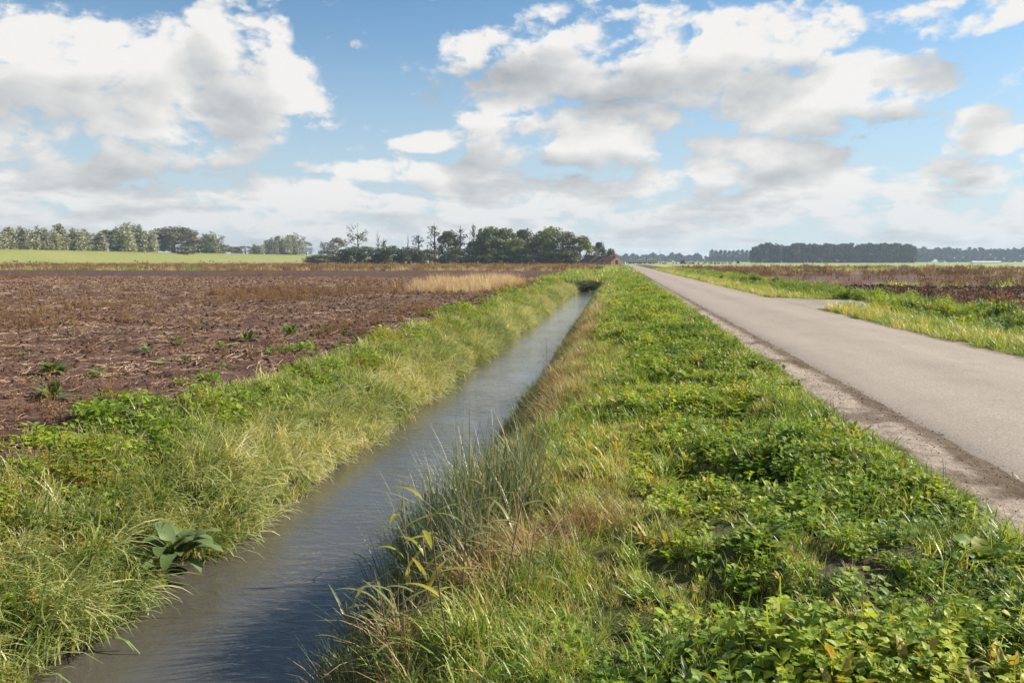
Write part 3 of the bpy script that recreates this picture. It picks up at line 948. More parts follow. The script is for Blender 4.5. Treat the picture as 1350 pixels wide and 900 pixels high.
# --- crumbs of grass in the dirt strip and road edge
place('dirt_edge_grass', spread(2.45, 3.08, 1.5, 60, 26, 8, .8, lambda x, y: sstep(fbm(x * 1.6, y * 1.1, 3, 63), .05, .2)), [tuft('edge_tuft', 16, .03, .09, .06, .6, .8, .006, M['verge_grass'], 3) for _ in range(3)], 'sparse low grass in the dirt strip beside the road', 'grass', .7, 1.3, .2, tint=.32, seed=12)


# --- right side of the road
def on_rv(x, y):
    ent = ((y > 28.8 - (x > 8) * -3) & (y < 40 - (x > 8) * 2.6) & (x < 11))
    return (x > 6.95 + .35 * fbm(x * 0, y * .6, 3, 44) * 2) * (x < 13.0) * (~ent)


place('far_verge_grass', spread(6.8, 13.1, 5, 160, 45, 16, .9, on_rv), VG + VL[:2], 'bright grass along the right side of the road', 'grass', .6, 1.0, .24, tint=lambda x, y: .28 - .2 * sstep(x, 9.0, 10.5), seed=13)
place('right_ditch_plants', spread(9.2, 13.0, 5, 130, 16, 18, .8, lambda x, y: on_rv(x, y) * np.clip(.5 + 2.2 * fbm(x * .5, y * .3, 3, 47), 0, 1)), [stalky('ditch_plant', 22, .25, .60, .2, M['weed'], 12, .10, .05, lean=.35) for _ in range(3)] + [leafy('ditch_leaves', 50, .25, .1, .38, .11, .07, M['weed']) for _ in range(2)], 'dark leafy weeds filling the right roadside ditch', 'weeds', .5, .9, .1, tint=.1, seed=14)

# --- left field: clods, potato haulm, dry weeds
CL = []
for k in range(5):
    mb = MB()
    ph = [random.uniform(0, 6) for _ in range(6)]
    vs_ = []
    for i in range(5):
        for j in range(7):
            th = math.pi * (i + .5) / 5; p_ = 2 * math.pi * j / 7
            r_ = 1 + .28 * math.sin(2 * p_ + ph[0]) + .22 * math.sin(3 * th + ph[1]) + random.uniform(-.15, .15)
            vs_.append((r_ * math.sin(th) * math.cos(p_), r_ * math.sin(th) * math.sin(p_) * .85, r_ * math.cos(th) * .7))
    fs_ = [(i * 7 + j, (i + 1) * 7 + j, (i + 1) * 7 + (j + 1) % 7, i * 7 + (j + 1) % 7) for i in range(4) for j in range(7)] + [tuple(range(7)), tuple(range(28, 35))[::-1]]
    mb.add(vs_, fs_, random.random(), .5)
    CL.append(mb.build('soil_clod', M['clod']))
ST = []
for k in range(6):
    mb = MB()
    for _ in range(7):
        a = random.uniform(0, 6.28); pts = []; p_ = np.array([random.gauss(0, .12), random.gauss(0, .12), .01]); cu = random.gauss(0, .5)
        L_ = random.uniform(.08, .34)
        for i in range(6):
            pts.append(p_.copy()); a += cu * .5 + random.gauss(0, .25)
            p_ = p_ + np.array([math.cos(a), math.sin(a), random.gauss(0.02, .22) * (1 if i < 3 else -1)]) * L_ / 5
            p_[2] = max(p_[2], .004)
        tube(mb, pts, [.003, .0045, .0045, .004, .003, .002], 3, random.random())
    ST.append(mb.build('haulm', M['straw']))
f_soil = lambda x, y: (x < -5.3 + .6 * fbm(x * .9, y * .9, 3, 12)) * (1 - sstep(y, 78, 88))
GT = []
for k in range(4):
    me_ = CL[k].copy(); me_.materials.clear(); me_.materials.append(M['grit']); GT.append(me_)
place('road_edge_gravel', spread(2.5, 3.14, 1.5, 40, 150, 7, .9, lambda x, y: sstep(x + .3 * fbm(x * 2, y * 2, 2, 64), 2.6, 3.0) * .6 + .3), GT, 'loose grit and crumbs along the left road edge', 'gravel', .003, .009, .3, tilt=1.0, tint=.1, tvar=.3, sink=-.004, seed=27)
place('soil_clods', spread(-70, -5.0, 4, 80, 36, 11, 1.35, f_soil, FAN_L), CL, 'dark lumps of loose soil in the left field', 'soil', .015, .045, .42, tilt=1.0, tint=.0, tvar=.18, sink=.0, seed=15)
place('potato_haulm', spread(-70, -5.0, 4, 86, 9, 13, .95, f_soil, FAN_L), ST, 'pale withered stalks strewn over the left field', 'straw', .6, 1.15, .25, tilt=.12, tint=-.02, tvar=.2, sink=-.015, seed=16)
RW = [stalky('rust_weed', 12, .15, .42, .12, M['rust_weed'], 8, .05, .012, .005, .45) for _ in range(4)]
PG = [tuft('pale_tuft', 30, .35, .75, .14, .14, .5, .010, M['pale_grass'], 4) for _ in range(3)]
trk = lambda x, y: np.exp(-((x + 20.2) / 1.3) ** 2) * sstep(fbm(x * .3, y * .15, 3, 52), -.05, .15)
edge = lambda x, y: np.exp(-((x + 6.4) / .9) ** 2) * sstep(fbm(x * .3, y * .25, 3, 53), -.02, .15)
place('rust_field_weeds', spread(-75, -5.9, 4, 95, 8, 30, .7, lambda x, y: np.clip(.9 * trk(x, y) + .75 * edge(x, y) + .05 + .5 * sstep(fbm(x * .12, y * .06, 3, 54), .08, .22), 0, 1) * (x < -6), FAN_L), RW, 'withered rust brown weeds scattered over the left field', 'dry weeds', .7, 1.2, .12, tint=.12, seed=17)
place('pale_reed_patch', spread(-14.5, -6.6, 43, 72, 9, 60, .5, lambda x, y: sstep(1.1 - np.hypot((x + 10.4 - (y - 55) * -.05) / 3.6, (y - 56) / 13) + .7 * fbm(x * .5, y * .3, 3, 56), 0, .35)), PG, 'pale dry grass patch at the far edge of the left field', 'dry grass', .6, 1.2, .0, tint=.2, seed=18, clump=1.8)
FW = [stalky('far_weed', 16, .25, .6, .5, M['rust_weed'], 10, .12, .05, .02, .4) for _ in range(2)] + [tuft('far_tuft', 26, .2, .5, .45, .3, .6, .03, M['dry_grass'], 3) for _ in range(3)]
FG = [tuft('far_green', 28, .2, .5, .5, .35, .6, .035, M['verge_grass'], 3) for _ in range(2)]
place('far_brown_weeds', spread(-235, -3.8, 138, 300, .22, 200, 1, lambda x, y: 1.0 + 0 * x, FAN_L), FW, 'brown dry weeds in the strip before the far trees', 'dry weeds', .9, 1.7, .1, tint=.2, sink=.05, seed=19)
place('far_green_weeds', spread(-235, 2.5, 72, 300, .2, 150, 1, lambda x, y: np.clip(sstep(fbm(x * .02, y * .1, 3, 57), .06, .2) * (y > 138) + (x > -8) * 1.0, 0, 1), FAN_L), FG, 'green weeds in bands across the far left field', 'weeds', .9, 1.5, .1, tint=.15, sink=.05, seed=20)
place('culvert_grass', spread(-8, 2.4, 70, 140, 3.5, 90, 1, lambda x, y: 1.0 + 0 * x), FG + VL[:1], 'green grass over the far end of the ditch', 'grass', .5, .9, .05, tint=.12, sink=.05, seed=21)

# --- right field
place('right_field_weeds', spread(13.2, 150, 12, 230, 2.6, 30, .9, lambda x, y: np.clip(.18 + 2.5 * fbm(x * .05, y * .1, 3, 58), .06, 1), (0, .62)), RW + FW[:2], 'purplish brown dry weeds over the right field', 'dry weeds', .8, 1.4, .12, tint=.05, seed=22)
place('right_field_greens', spread(13.2, 150, 20, 260, .9, 40, .9, lambda x, y: sstep(fbm(x * .03, y * .12, 3, 59), .05, .18), (0, .62)), FG, 'bands of green weeds in the right field', 'weeds', .5, 1.0, .15, tint=.15, seed=23)
place('right_soil_clods', spread(12.9, 60, 14, 60, 12, 22, 1.2, lambda x, y: 1.0 + 0 * x, (0, .62)), CL, 'dark soil lumps along the right field edge', 'soil', .03, .09, .3, tilt=1.0, tint=-.05, tvar=.15, sink=0, seed=24)

# ------------------------------------------------------------------ single plants
def leaf_mesh(name, mat, L, Wd, bend, fold=.18, seg=7, peak=.45, wave=.05, pet=0.0, pitch=0.0):
    mb = MB()
    leaf(mb, (0, 0, 0), 0, pitch, bend, L, Wd, seg, fold, pet, random.random(), peak, wave, .005)
    return mb.build(name, mat, True)


def leafy_plant(name, loc, label, cat, meshes, n, s0, s1, pmin, pmax, group=None, up=0.0):
    root = empty(name, loc, random.uniform(0, 6.28))
    for k in range(n):
        s = random.uniform(s0, s1)
        obj('leaf', random.choice(meshes), root, (random.gauss(0, .02), random.gauss(0, .02), up * random.random()),
            (random.gauss(0, .2), -random.uniform(pmin, pmax), k * 2.399 + random.gauss(0, .25)), (s, s, s))
    return tag(root, label, cat, group)


DL = [leaf_mesh('dock_leaf', M['dock'], .36, .14, b_, peak=.5, pet=.10) for b_ in (1.0, 1.5, 1.9, 2.3)]
BL = [leaf_mesh('burdock_leaf', M['burdock'], .17, .14, b_, peak=.40, wave=.07, pet=.05) for b_ in (.4, .8, 1.2)]
WL = [leaf_mesh('field_weed_leaf', M['field_weed'], .17, .06, b_, pet=.04) for b_ in (.5, 1.0, 1.5)]
p = DOCK + np.array([.06, 0, .08])
leafy_plant('dock_plant', p, 'large dock plant with drooping broad leaves at the left water edge', 'plant', DL, 32, .55, 1.1, .5, 1.45, up=.1)
p = hit(205, 690)
leafy_plant('dock_plant', p, 'smaller grey green leafy plant just above the large dock plant', 'plant', DL, 12, .32, .6, .5, 1.3, up=.12)
for (px, py, n, s0, s1, a, b_, lab) in [
    (915, 628, 4, 1.0, 1.5, .1, .35, 'plant with a big flat yellow green leaf in the middle of the verge'),
    (1018, 632, 7, .6, .9, .2, 1.1, 'small plant with upright folded leaf beside the flat yellow leaf'),
    (1010, 718, 8, .8, 1.25, .15, .9, 'broad leaved plant in the near middle of the verge'),
    (930, 468, 16, .9, 1.5, .5, 1.3, 'tall dark dock clump halfway along the verge'),
    (972, 545, 10, .8, 1.2, .2, 1.0, 'light green broad leaved clump nearest the dirt strip'),
    (905, 500, 12, .8, 1.2, .4, 1.2, 'dark dock clump just in front of the tallest verge clump'),
    (850, 790, 9, .5, .8, .2, 1.0, 'low yellow green leafy plant near the dry brown grass'),
    (1290, 745, 14, .8, 1.3, .5, 1.3, 'dark broad leaved clump at the right edge beside the dirt strip')]:
    leafy_plant('verge_plant', hit(px, py), lab, 'plant', BL, n + 6, s0 * .6, s1 * .7, a, b_)
for (px, py, n, s, lab) in [
    (72, 492, 26, 1.5, 'bushy dark green weed alone in the soil near the left edge'),
    (70, 528, 14, 1.9, 'sprawling long leaved weed in the soil below the bushy weed'),
    (296, 461, 16, 1.5, 'green weed in the soil, leftmost of the row along the bank'),
    (326, 450, 16, 1.5, 'green weed in the soil, second of the row along the bank'),
    (383, 440, 22, 1.7, 'widest light green weed in the row along the bank'),
    (428, 440, 14, 1.4, 'green weed in the soil just right of the widest weed')]:
    leafy_plant('field_weed', hit(px, py), lab, 'weed', WL, n, .7 * s, 1.1 * s, .25, 1.3)
for (px, py) in [(120, 497), (134, 497), (193, 463), (208, 482), (246, 478), (358, 467), (392, 485), (446, 457), (512, 402), (350, 412), (96, 432), (265, 430), (330, 520), (300, 512), (455, 440), (470, 452), (415, 470), (250, 520), (160, 440), (560, 398), (235, 455), (30, 470), (585, 388)]:
    leafy_plant('field_weed', hit(px, py), 'small green weed sprouting alone in the brown soil', 'weed', WL, 9, .6, 1.1, .25, 1.2, 'small weeds in the left field')

# reed stems leaning over the water
SM = []
for k in range(4):
    mb = MB(); a = 0.0
    tube(mb, [(.02 * k * t * t + .05 * t, .03 * math.sin(t * 2 + k), t) for t in np.linspace(0, 1, 6)], [.0045, .0045, .004, .0035, .003, .002], 5, random.random())
    SM.append(mb.build('reed_stalk', M['stem_dry'], True))
RLF = [leaf_mesh('reed_blade', M['reed_leaf'], .26, .018, b_, .25, 6, .3, .0) for b_ in (.5, 1.1, 1.6)]
RLY = [leaf_mesh('reed_blade', M['reed_yellow'], .20, .024, b_, .25, 6, .35, .0) for b_ in (.5, 1.0, 1.5)]
REEDS = [
    (560, 760, .95, -.10, 6, 0, 'tall green reed stem standing highest over the water'),
    (545, 840, .80, -.16, 6, 1, 'reed stem with bright yellow leaves leaning over the water'),
    (600, 890, .95, -.22, 5, 1, 'long pale reed stem with yellow leaves in the near bank'),
    (520, 880, .55, -.30, 6, 0, 'short reed stem in the nearest bank clump, leaning left'),
    (470, 895, .50, -.25, 5, 0, 'short reed stem at the water edge by the frame bottom'),
    (430, 898, .48, -.45, 4, 0, 'thin reed stem bent far out over the dark water'),
    (640, 760, .75, -.05, 5, 0, 'upright reed stem in the thick grey green reeds'),
    (665, 790, .70, .05, 4, 0, 'dry upright reed stem at the inner side of the reeds'),
    (690, 830, .62, -.03, 3, 0, 'dry bare reed stem beside the brown grass mound'),
    (720, 500, .95, -.08, 7, 0, 'leafy reed stem standing in the ditch further up'),
    (735, 520, .55, .06, 6, 0, 'short leafy reed stem right of the far leafy reed'),
    (488, 850, .60, -.1, 6, 0, 'leafy reed stem in the middle of the near water edge clump'),
    (575, 850, .62, -.20, 6, 1, 'yellow leaved reed stem right of the brightest one'),
    (530, 800, .70, -.12, 7, 1, 'slender reed stem with hanging yellow leaves nearest the dark water'),
    (500, 897, .45, -.05, 5, 0, 'short upright reed stem at the frame bottom'),
    (455, 870, .42, -.35, 5, 0, 'short reed stem leaning over the dark water at lower left'),
    (545, 898, .50, -.28, 6, 0, 'leafy leaning reed stem at the frame bottom right of the short ones'),
    (610, 800, .65, -.08, 6, 0, 'leafy reed stem on the near side of the grey green reeds')]
for (px, py, hgt, ln, nl, yel, lab) in REEDS:
    p = hit(px, py)
    if p[0] < -1.65: p[0] = -1.65 + random.uniform(-.05, .1)
    p[2] = gz(p[0], p[1]) - .02
    root = empty('reed', p)
    k = random.randrange(4)
    s = obj('stem', SM[k], root, rot=(random.gauss(0, .06), ln, 0), scl=(1, 1, hgt))
    Mx = Matrix.Rotation(ln, 4, 'Y')
    for j in range(nl):
        t = .35 + .6 * (j + .5) / nl
        q = Mx @ Vector((.05 * t, 0, t * hgt))
        obj('leaf', random.choice(RLY if yel else RLF), root, q, (0, -random.uniform(.3, 1.1), random.choice([math.pi, 0.3]) + random.gauss(0, .7)), (1, 1, 1))
    tag(root, lab, 'reed')

# ------------------------------------------------------------------ trees
def crown_mesh(name, mat, clumps, per, size, flat=.9):
    vs_ = []; fs_ = []; rn = []
    for (c_, r_, sh) in clumps:
        nl = max(6, int(per * 2.0 * (r_ / 1.2) ** 2))
        d = RS.normal(0, 1, (nl, 3)); d /= np.linalg.norm(d, axis=1)[:, None]
        rr = r_ * RS.uniform(.45, 1.08, nl) ** .6
        pos = np.array(c_) + d * rr[:, None] * np.array([1, 1, flat])
        nrm = d + RS.normal(0, .55, (nl, 3)); nrm /= np.linalg.norm(nrm, axis=1)[:, None]
        t = np.cross(nrm, RS.normal(0, 1, (nl, 3))); t /= np.linalg.norm(t, axis=1)[:, None]
        bt = np.cross(nrm, t)
        s = size * RS.uniform(.55, 1.25, nl)[:, None]
        o_ = len(vs_)
        quad = np.stack([pos - t * s, pos - bt * s * .55, pos + t * s, pos + bt * s * .55], 1).reshape(-1, 3)
        vs_.extend(quad.tolist()); fs_.extend((np.arange(nl * 4).reshape(-1, 4) + o_).tolist())
        rn.extend(np.repeat(np.clip(sh + RS.uniform(-.3, .3, nl), 0, 1), 4).tolist())
    return mesh(name, vs_, fs_, mat, False, {'rnd': rn})


def limb_tree(name, mat, H, r0, limbs, spreadr, z0=.25, up=.6):
    mb = MB()
    tube(mb, [(0, 0, -.3), (.06, 0, H * .2), (-.05, .08, H * .45), (.1, 0, H * .7), (.05, 0, H * .93)], [r0 * 1.25, r0, r0 * .75, r0 * .45, r0 * .12], 7)
    for k in range(limbs):
        z = H * random.uniform(z0, .75); a = random.uniform(0, 6.28); l = spreadr * random.uniform(.6, 1.05) * (1.1 - .5 * z / H)
        tip = (l * math.cos(a), l * math.sin(a), z + l * up * random.uniform(.7, 1.3))
        tube(mb, [(0, 0, z), (tip[0] * .5, tip[1] * .5, z + (tip[2] - z) * .4), tip], [r0 * .45, r0 * .28, r0 * .06], 5)
    return mb.build(name, mat, True)


def round_clumps(H, Rr, n, z0=.12, cr=(.9, 1.6), tall=1.0, top_narrow=.0):
    out = []
    for _ in range(n):
        t = random.random() ** .85
        z = H * (z0 + (1 - z0) * t * .93)
        e = math.sqrt(max(0.02, 1 - ((t - .42) / .62) ** 2)) * (1 - top_narrow * t)
        r = Rr * e * random.uniform(.35, .92) ** .5; a = random.uniform(0, 6.28)
        out.append(((r * math.cos(a), r * math.sin(a), z), random.uniform(*cr), random.random()))
    return out


def plume_clumps(H, Rr, plumes, cr=(.6, 1.1)):
    """several upright plumes side by side, as white poplars and willows carry"""
    out = []
    for k in range(plumes):
        a = random.uniform(0, 6.28); r = Rr * math.sqrt(random.random()) * .72
        h = H * random.uniform(.62, 1.0) * (1.05 - .3 * r / Rr); z = H * .08; sh = random.random()
        while z < h:
            t = z / h
            rr = random.uniform(*cr) * (1.15 - .75 * t ** 2)
            out.append(((r * math.cos(a) * (.8 + .35 * t) + random.gauss(0, .25), r * math.sin(a) * (.8 + .35 * t) + random.gauss(0, .25), z), rr, min(1, max(0, sh + random.gauss(0, .2)))))
            z += rr * .85
    return out


KIND = {}


def kind(key, variants):
    KIND[key] = variants


# every kind is 10 m tall with a 3 m crown radius; trees are scaled from it
kind('plume', [(limb_tree('trunk', M['bark'], 9.0, .22, 8, 2.0), crown_mesh('crown', M['silver'], plume_clumps(10, 2.8, 12, (.8, 1.3)), 34, .30)) for _ in range(4)])
kind('column', [(limb_tree('trunk', M['bark'], 9.3, .18, 7, 1.4, up=1.3), crown_mesh('crown', M['silver'], plume_clumps(10, 1.9, 6, (1.0, 1.5)), 34, .30)) for _ in range(3)])
kind('dome', [(limb_tree('trunk', M['bark'], 8.0, .25, 10, 2.4), crown_mesh('crown', M['tree_grey'], round_clumps(10, 3.0, 60, .03), 46, .28)) for _ in range(2)])
kind('oak', [(limb_tree('trunk', M['bark'], 8.5, .28, 10, 2.5), crown_mesh('crown', M['tree_green'], round_clumps(10, 3.0, 62, .05, (.8, 1.4)), 46, .28)) for _ in range(3)])
kind('dark', [(limb_tree('trunk', M['bark'], 8.5, .25, 10, 2.5), crown_mesh('crown', M['tree_dark'], round_clumps(10, 3.0, 55, .04, (.8, 1.4)), 44, .28)) for _ in range(3)])
kind('grey', [(limb_tree('trunk', M['bark'], 9.0, .22, 10, 2.4), crown_mesh('crown', M['tree_grey'], round_clumps(10, 2.8, 42, .08, (.6, 1.2)), 36, .25)) for _ in range(3)])
kind('open', [(limb_tree('trunk', M['bark'], 9.6, .20, 16, 2.4, .2, .7), crown_mesh('crown', M['tree_dark'], round_clumps(10, 2.6, 26, .35, (.45, .9)), 30, .22)) for _ in range(2)])
kind('sparse', [(limb_tree('trunk', M['bark'], 10.0, .20, 22, 1.7, .2, 1.1), crown_mesh('crown', M['tree_dark'], round_clumps(8.8, 2.0, 24, .10, (.4, .85), top_narrow=.45), 26, .22)) for _ in range(3)])
kind('snag', [(limb_tree('trunk', M['bark_pale'], 10.0, .17, 18, 1.2, .35, 1.4), crown_mesh('crown', M['tree_grey'], round_clumps(4.5, 1.4, 12, .1, (.4, .8)), 26, .22)) for _ in range(2)])
kind('bush', [(limb_tree('trunk', M['bark'], 6.0, .14, 10, 3.0, .1, .8), crown_mesh('crown', M['tree_dark'], round_clumps(10, 4.2, 46, .0, (1.0, 1.9)), 34, .34)) for _ in range(3)])
kind('palebush', [(limb_tree('trunk', M['bark'], 6.0, .14, 10, 3.0, .1, .8), crown_mesh('crown', M['tree_grey'], round_clumps(10, 4.2, 46, .0, (1.0, 1.9)), 34, .34)) for _ in range(2)])
kind('poplar', [(limb_tree('trunk', M['bark'], 9.5, .16, 12, 1.3, .3, 1.3), crown_mesh('crown', M['wood'], round_clumps(10, 1.9, 60, .08, (.7, 1.2), top_narrow=.2), 30, .30)) for _ in range(4)])
kind('wooddome', [(limb_tree('trunk', M['bark'], 8.5, .25, 10, 2.5), crown_mesh('crown', M['wood'], round_clumps(10, 3.0, 60, .03, (.9, 1.5)), 44, .30)) for _ in range(3)])
kind('woodbush', [(limb_tree('trunk', M['bark'], 6.0, .14, 10, 3.0, .1, .8), crown_mesh('crown', M['wood'], round_clumps(10, 4.2, 46, .0, (1.0, 1.9)), 34, .34)) for _ in range(2)])
RAD = {'wooddome': 3.6, 'woodbush': 5.2, 'plume': 3.2, 'column': 2.2, 'dome': 3.6, 'oak': 3.6, 'dark': 3.6, 'grey': 3.2, 'open': 2.8, 'sparse': 2.1, 'snag': 1.3, 'bush': 5.2, 'palebush': 5.2, 'poplar': 2.2}


def tree(name, k, x, y, z, h, r, label, cat='tree', group=None):
    tr_, cr_ = random.choice(KIND[k])
    s = r / RAD[k]
    root = empty(name, (x, y, z), random.uniform(0, 6.28), (s, s, h / 10.3))
    obj('trunk', tr_, root)
    obj('crown', cr_, root)
    return tag(root, label, cat, group)


def tree_px(name, k, px, top, wpx, Y, zbase, label, cat='tree', group=None):
    d = ray(px, HZY); t = Y / d[1]
    x = d[0] * t
    d2 = ray(px, top); ztop = CAM_H + d2[2] * Y / d2[1]
    zb = gz(x, Y) if zbase is None else zbase
    dist = math.hypot(x, Y)
    r = wpx / FPX * Y * .5 / max(.75, math.cos(math.atan2(x, Y)))
    return tree(name, k, x, Y, zb, max(0.5, ztop - zb), r, label, cat, group)


GL = 'trees behind the dike'
LEFT = [
    (-4, 300, 16, 'column', 'silvery poplar behind the dike, cut off by the left edge'),
    (8, 298, 15, 'column', 'silvery poplar behind the dike, second from the left edge'),
    (19, 295, 15, 'column', 'silvery poplar behind the dike, third from the left edge'),
    (30, 291, 16, 'column', 'taller silvery poplar behind the dike, fourth from the left edge'),
    (41, 296, 15, 'column', 'silvery poplar behind the dike, fifth from the left edge'),
    (52, 290, 15, 'column', 'tall pointed silvery poplar behind the dike, sixth from the left edge'),
    (63, 296, 17, 'column', 'silvery poplar behind the dike, seventh from the left edge'),
    (75, 304, 14, 'column', 'shorter silvery poplar left of the darker pointed tree'),
    (84, 290, 18, 'column', 'darker tall pointed tree in the left tree row'),
    (98, 293, 17, 'column', 'tall silvery poplar right of the darker pointed tree'),
    (110, 302, 13, 'column', 'short silvery poplar ending the left poplar row'),
    (126, 300, 24, 'plume', 'loose yellowish willow between poplar row and big willows'),
    (146, 304, 26, 'dark', 'dark rounded tree left of the biggest silvery willow'),
    (164, 291, 24, 'plume', 'biggest silvery willow behind the dike, its left half'),
    (179, 293, 24, 'plume', 'broad silvery willow right of the biggest willow'),
    (195, 299, 24, 'plume', 'pale silvery willow, rightmost of the big willow group'),
    (229, 300, 42, 'dome', 'wide brownish dome shaped tree standing behind the dike'),
    (262, 315, 24, 'dark', 'low dark tree right of the dome shaped tree'),
    (281, 305, 24, 'plume', 'fan shaped silvery willow behind the dike'),
    (297, 323, 16, 'palebush', 'low pale bush right of the fan shaped willow'),
    (310, 326, 16, 'palebush', 'low bush on the dike skyline, second right of the fan shaped willow'),
    (324, 325, 16, 'grey', 'low rounded tree in the gap of the dike skyline'),
    (337, 319, 14, 'column', 'small pointed tree in the gap of the dike skyline'),
    (346, 323, 12, 'grey', 'small rounded tree right of the small pointed tree'),
    (357, 313, 17, 'plume', 'small leaning willow left of the paired silvery trees'),
    (373, 306, 22, 'plume', 'left one of the paired silvery trees at the dike end'),
    (390, 306, 21, 'plume', 'right one of the paired silvery trees at the dike end'),
    (404, 319, 14, 'grey', 'small tree ending the row at the right end of the dike')]
for (px, top, w, k, lab) in LEFT:
    d = ray(px, HZY)
    Y = 262.0 * d[1] / -d[0]
    tree_px('dike_tree' if 'bush' not in k else 'dike_bush', k, px, top - 1, w * 1.45, Y, None, lab, 'tree' if 'bush' not in k else 'bush', GL)

MID = [
    (424, 337, 40, 'palebush', 292, 'pale bush at the left foot of the middle tree belt'),
    (432, 318, 24, 'grey', 305, 'pale rounded tree, leftmost of the middle tree belt'),
    (446, 314, 24, 'grey', 312, 'greyish tree second from the left in the middle tree belt'),
    (472, 294, 26, 'open', 308, 'tall airy tree rising over the left of the middle belt'),
    (462, 327, 32, 'bush', 296, 'dark shrub under the tall airy tree'),
    (486, 327, 34, 'bush', 298, 'dark shrub right of the tall airy tree'),
    (512, 326, 36, 'bush', 296, 'dark shrub below the bare forked snag'),
    (538, 327, 32, 'bush', 297, 'dark shrub below the single bare trunk'),
    (499, 298, 12, 'snag', 304, 'bare forked dead tree over the dark shrubs'),
    (506, 310, 14, 'sparse', 306, 'small tufted tree leaning beside the bare forked tree'),
    (538, 303, 7, 'snag', 303, 'single bare trunk standing over the dark shrubs'),
    (552, 304, 20, 'sparse', 304, 'narrow sparse tree right of the single bare trunk'),
    (566, 330, 30, 'palebush', 297, 'pale shrub under the narrow sparse trees'),
    (573, 289, 22, 'sparse', 306, 'tall sparse tree with bare twigs on top'),
    (591, 305, 26, 'dark', 308, 'dark tree between the two tall sparse trees'),
    (600, 329, 34, 'bush', 298, 'dark shrub before the tall sparse trees'),
    (607, 291, 24, 'sparse', 309, 'tall dark sparse tree left of the tuft-topped one'),
    (624, 288, 13, 'sparse', 311, 'tall thin tree with a bent tufted top'),
    (628, 318, 28, 'dark', 302, 'dark tree in front of the tuft-topped tree'),
    (648, 300, 36, 'oak', 305, 'big round green tree, leftmost of the leafy crowns'),
    (668, 301, 32, 'oak', 308, 'green tree second among the big leafy crowns'),
    (691, 303, 28, 'dark', 310, 'dark green tree right of the joined leafy crowns'),
    (682, 315, 28, 'oak', 298, 'lighter green tree in front of the leafy crowns'),
    (640, 312, 30, 'dark', 318, 'dark tree behind the leftmost leafy crown'),
    (715, 308, 30, 'dark', 318, 'dark tree behind the dip between leafy crowns'),
    (703, 318, 20, 'dark', 304, 'small dark tree in the dip between leafy crowns'),
    (655, 330, 44, 'bush', 296, 'dark undergrowth bush below the leafy crowns'),
    (700, 336, 30, 'palebush', 294, 'brownish bush in the dip between leafy crowns'),
    (729, 298, 40, 'oak', 300, 'largest round green tree near the farm'),
    (748, 306, 28, 'grey', 294, 'greyish half bare tree in front of the largest round tree'),
    (764, 312, 30, 'oak', 296, 'green tree sloping down towards the farm'),
    (740, 330, 44, 'bush', 290, 'dark bush under the largest round tree'),
    (780, 324, 14, 'grey', 306, 'small grey tree left behind the farm roofs'),
    (790, 320, 15, 'dark', 312, 'pointed tree rising behind the farm roofs'),
    (802, 329, 18, 'dark', 316, 'small dark tree at the right behind the farm roofs')]
for (px, top, w, k, Y, lab) in MID:
    isb = k in ('bush', 'palebush')
    tree_px('shrub' if isb else 'broadleaf_tree', k, px, top - 1.5, w * (1.3 if k != 'snag' else 1.0), Y, None, lab, 'bush' if isb else 'tree', 'middle tree belt')
tree_px('shrub', 'bush', 790, 351, 15, 150, None, 'dark low bush on the grass in front of the farm', 'bush')
tree_px('shrub', 'bush', 774, 373, 46, 72.5, -1.0, 'dark leafy bush over the far end of the ditch', 'bush')

# far wood on the right: rows of poplars
for i, px in enumerate(np.linspace(996, 1046, 7)):
    top = 319 + 8 * (((px - 1018) / 26) ** 2) ** .9
    tree_px('wood_tree', 'wooddome', px, top, 17, 760 + 10 * (i % 3), None, 'dark tree of the domed clump at the left of the far wood', 'tree', 'domed clump of the far wood')
for i, px in enumerate(np.linspace(1044, 1204, 34)):
    top = 319.5 + random.uniform(-1, 1.2) + (3.5 if 1126 < px < 1131 else 0) + max(0, (px - 1196)) * .6
    tree_px('poplar_tree', 'poplar', px, top, 9.5, 770 + 14 * (i % 3), None, 'tall dark poplar in the straight row of the far wood', 'tree', 'poplars of the far wood')
for i, px in enumerate(np.linspace(1040, 1200, 16)):
    tree_px('wood_shrub', 'woodbush', px, 333 + random.uniform(-2, 2), 15, 762, None, 'dark undergrowth bush at the foot of the far poplars', 'bush', 'undergrowth of the far wood')
for i, px in enumerate(np.linspace(938, 990, 10)):
    tree_px('poplar_tree', 'poplar', px, 329 + random.uniform(-.8, .8), 7, 1150 + 10 * (i % 2), None, 'hazy poplar of the lower row left of the far wood', 'tree', 'hazy poplars left of the far wood')


def tree_mass(name, px0, px1, topf, Y, label, n, mat):
    cl = []
    for _ in range(n):
        px = random.uniform(px0, px1); d = ray(px, HZY); yy = Y + random.uniform(0, 60)
        x = d[0] / d[1] * yy
        zt = CAM_H + (HZY - topf(px)) / FPX * yy
        z = -.2 + zt * random.random() ** .7 * .93
        cl.append(((x, yy, z), random.uniform(1.6, 3.4), random.random()))
    me = crown_mesh(name, mat, cl, 9, 1.0)
    tag(obj(name, me), label, 'wood', kind='stuff')


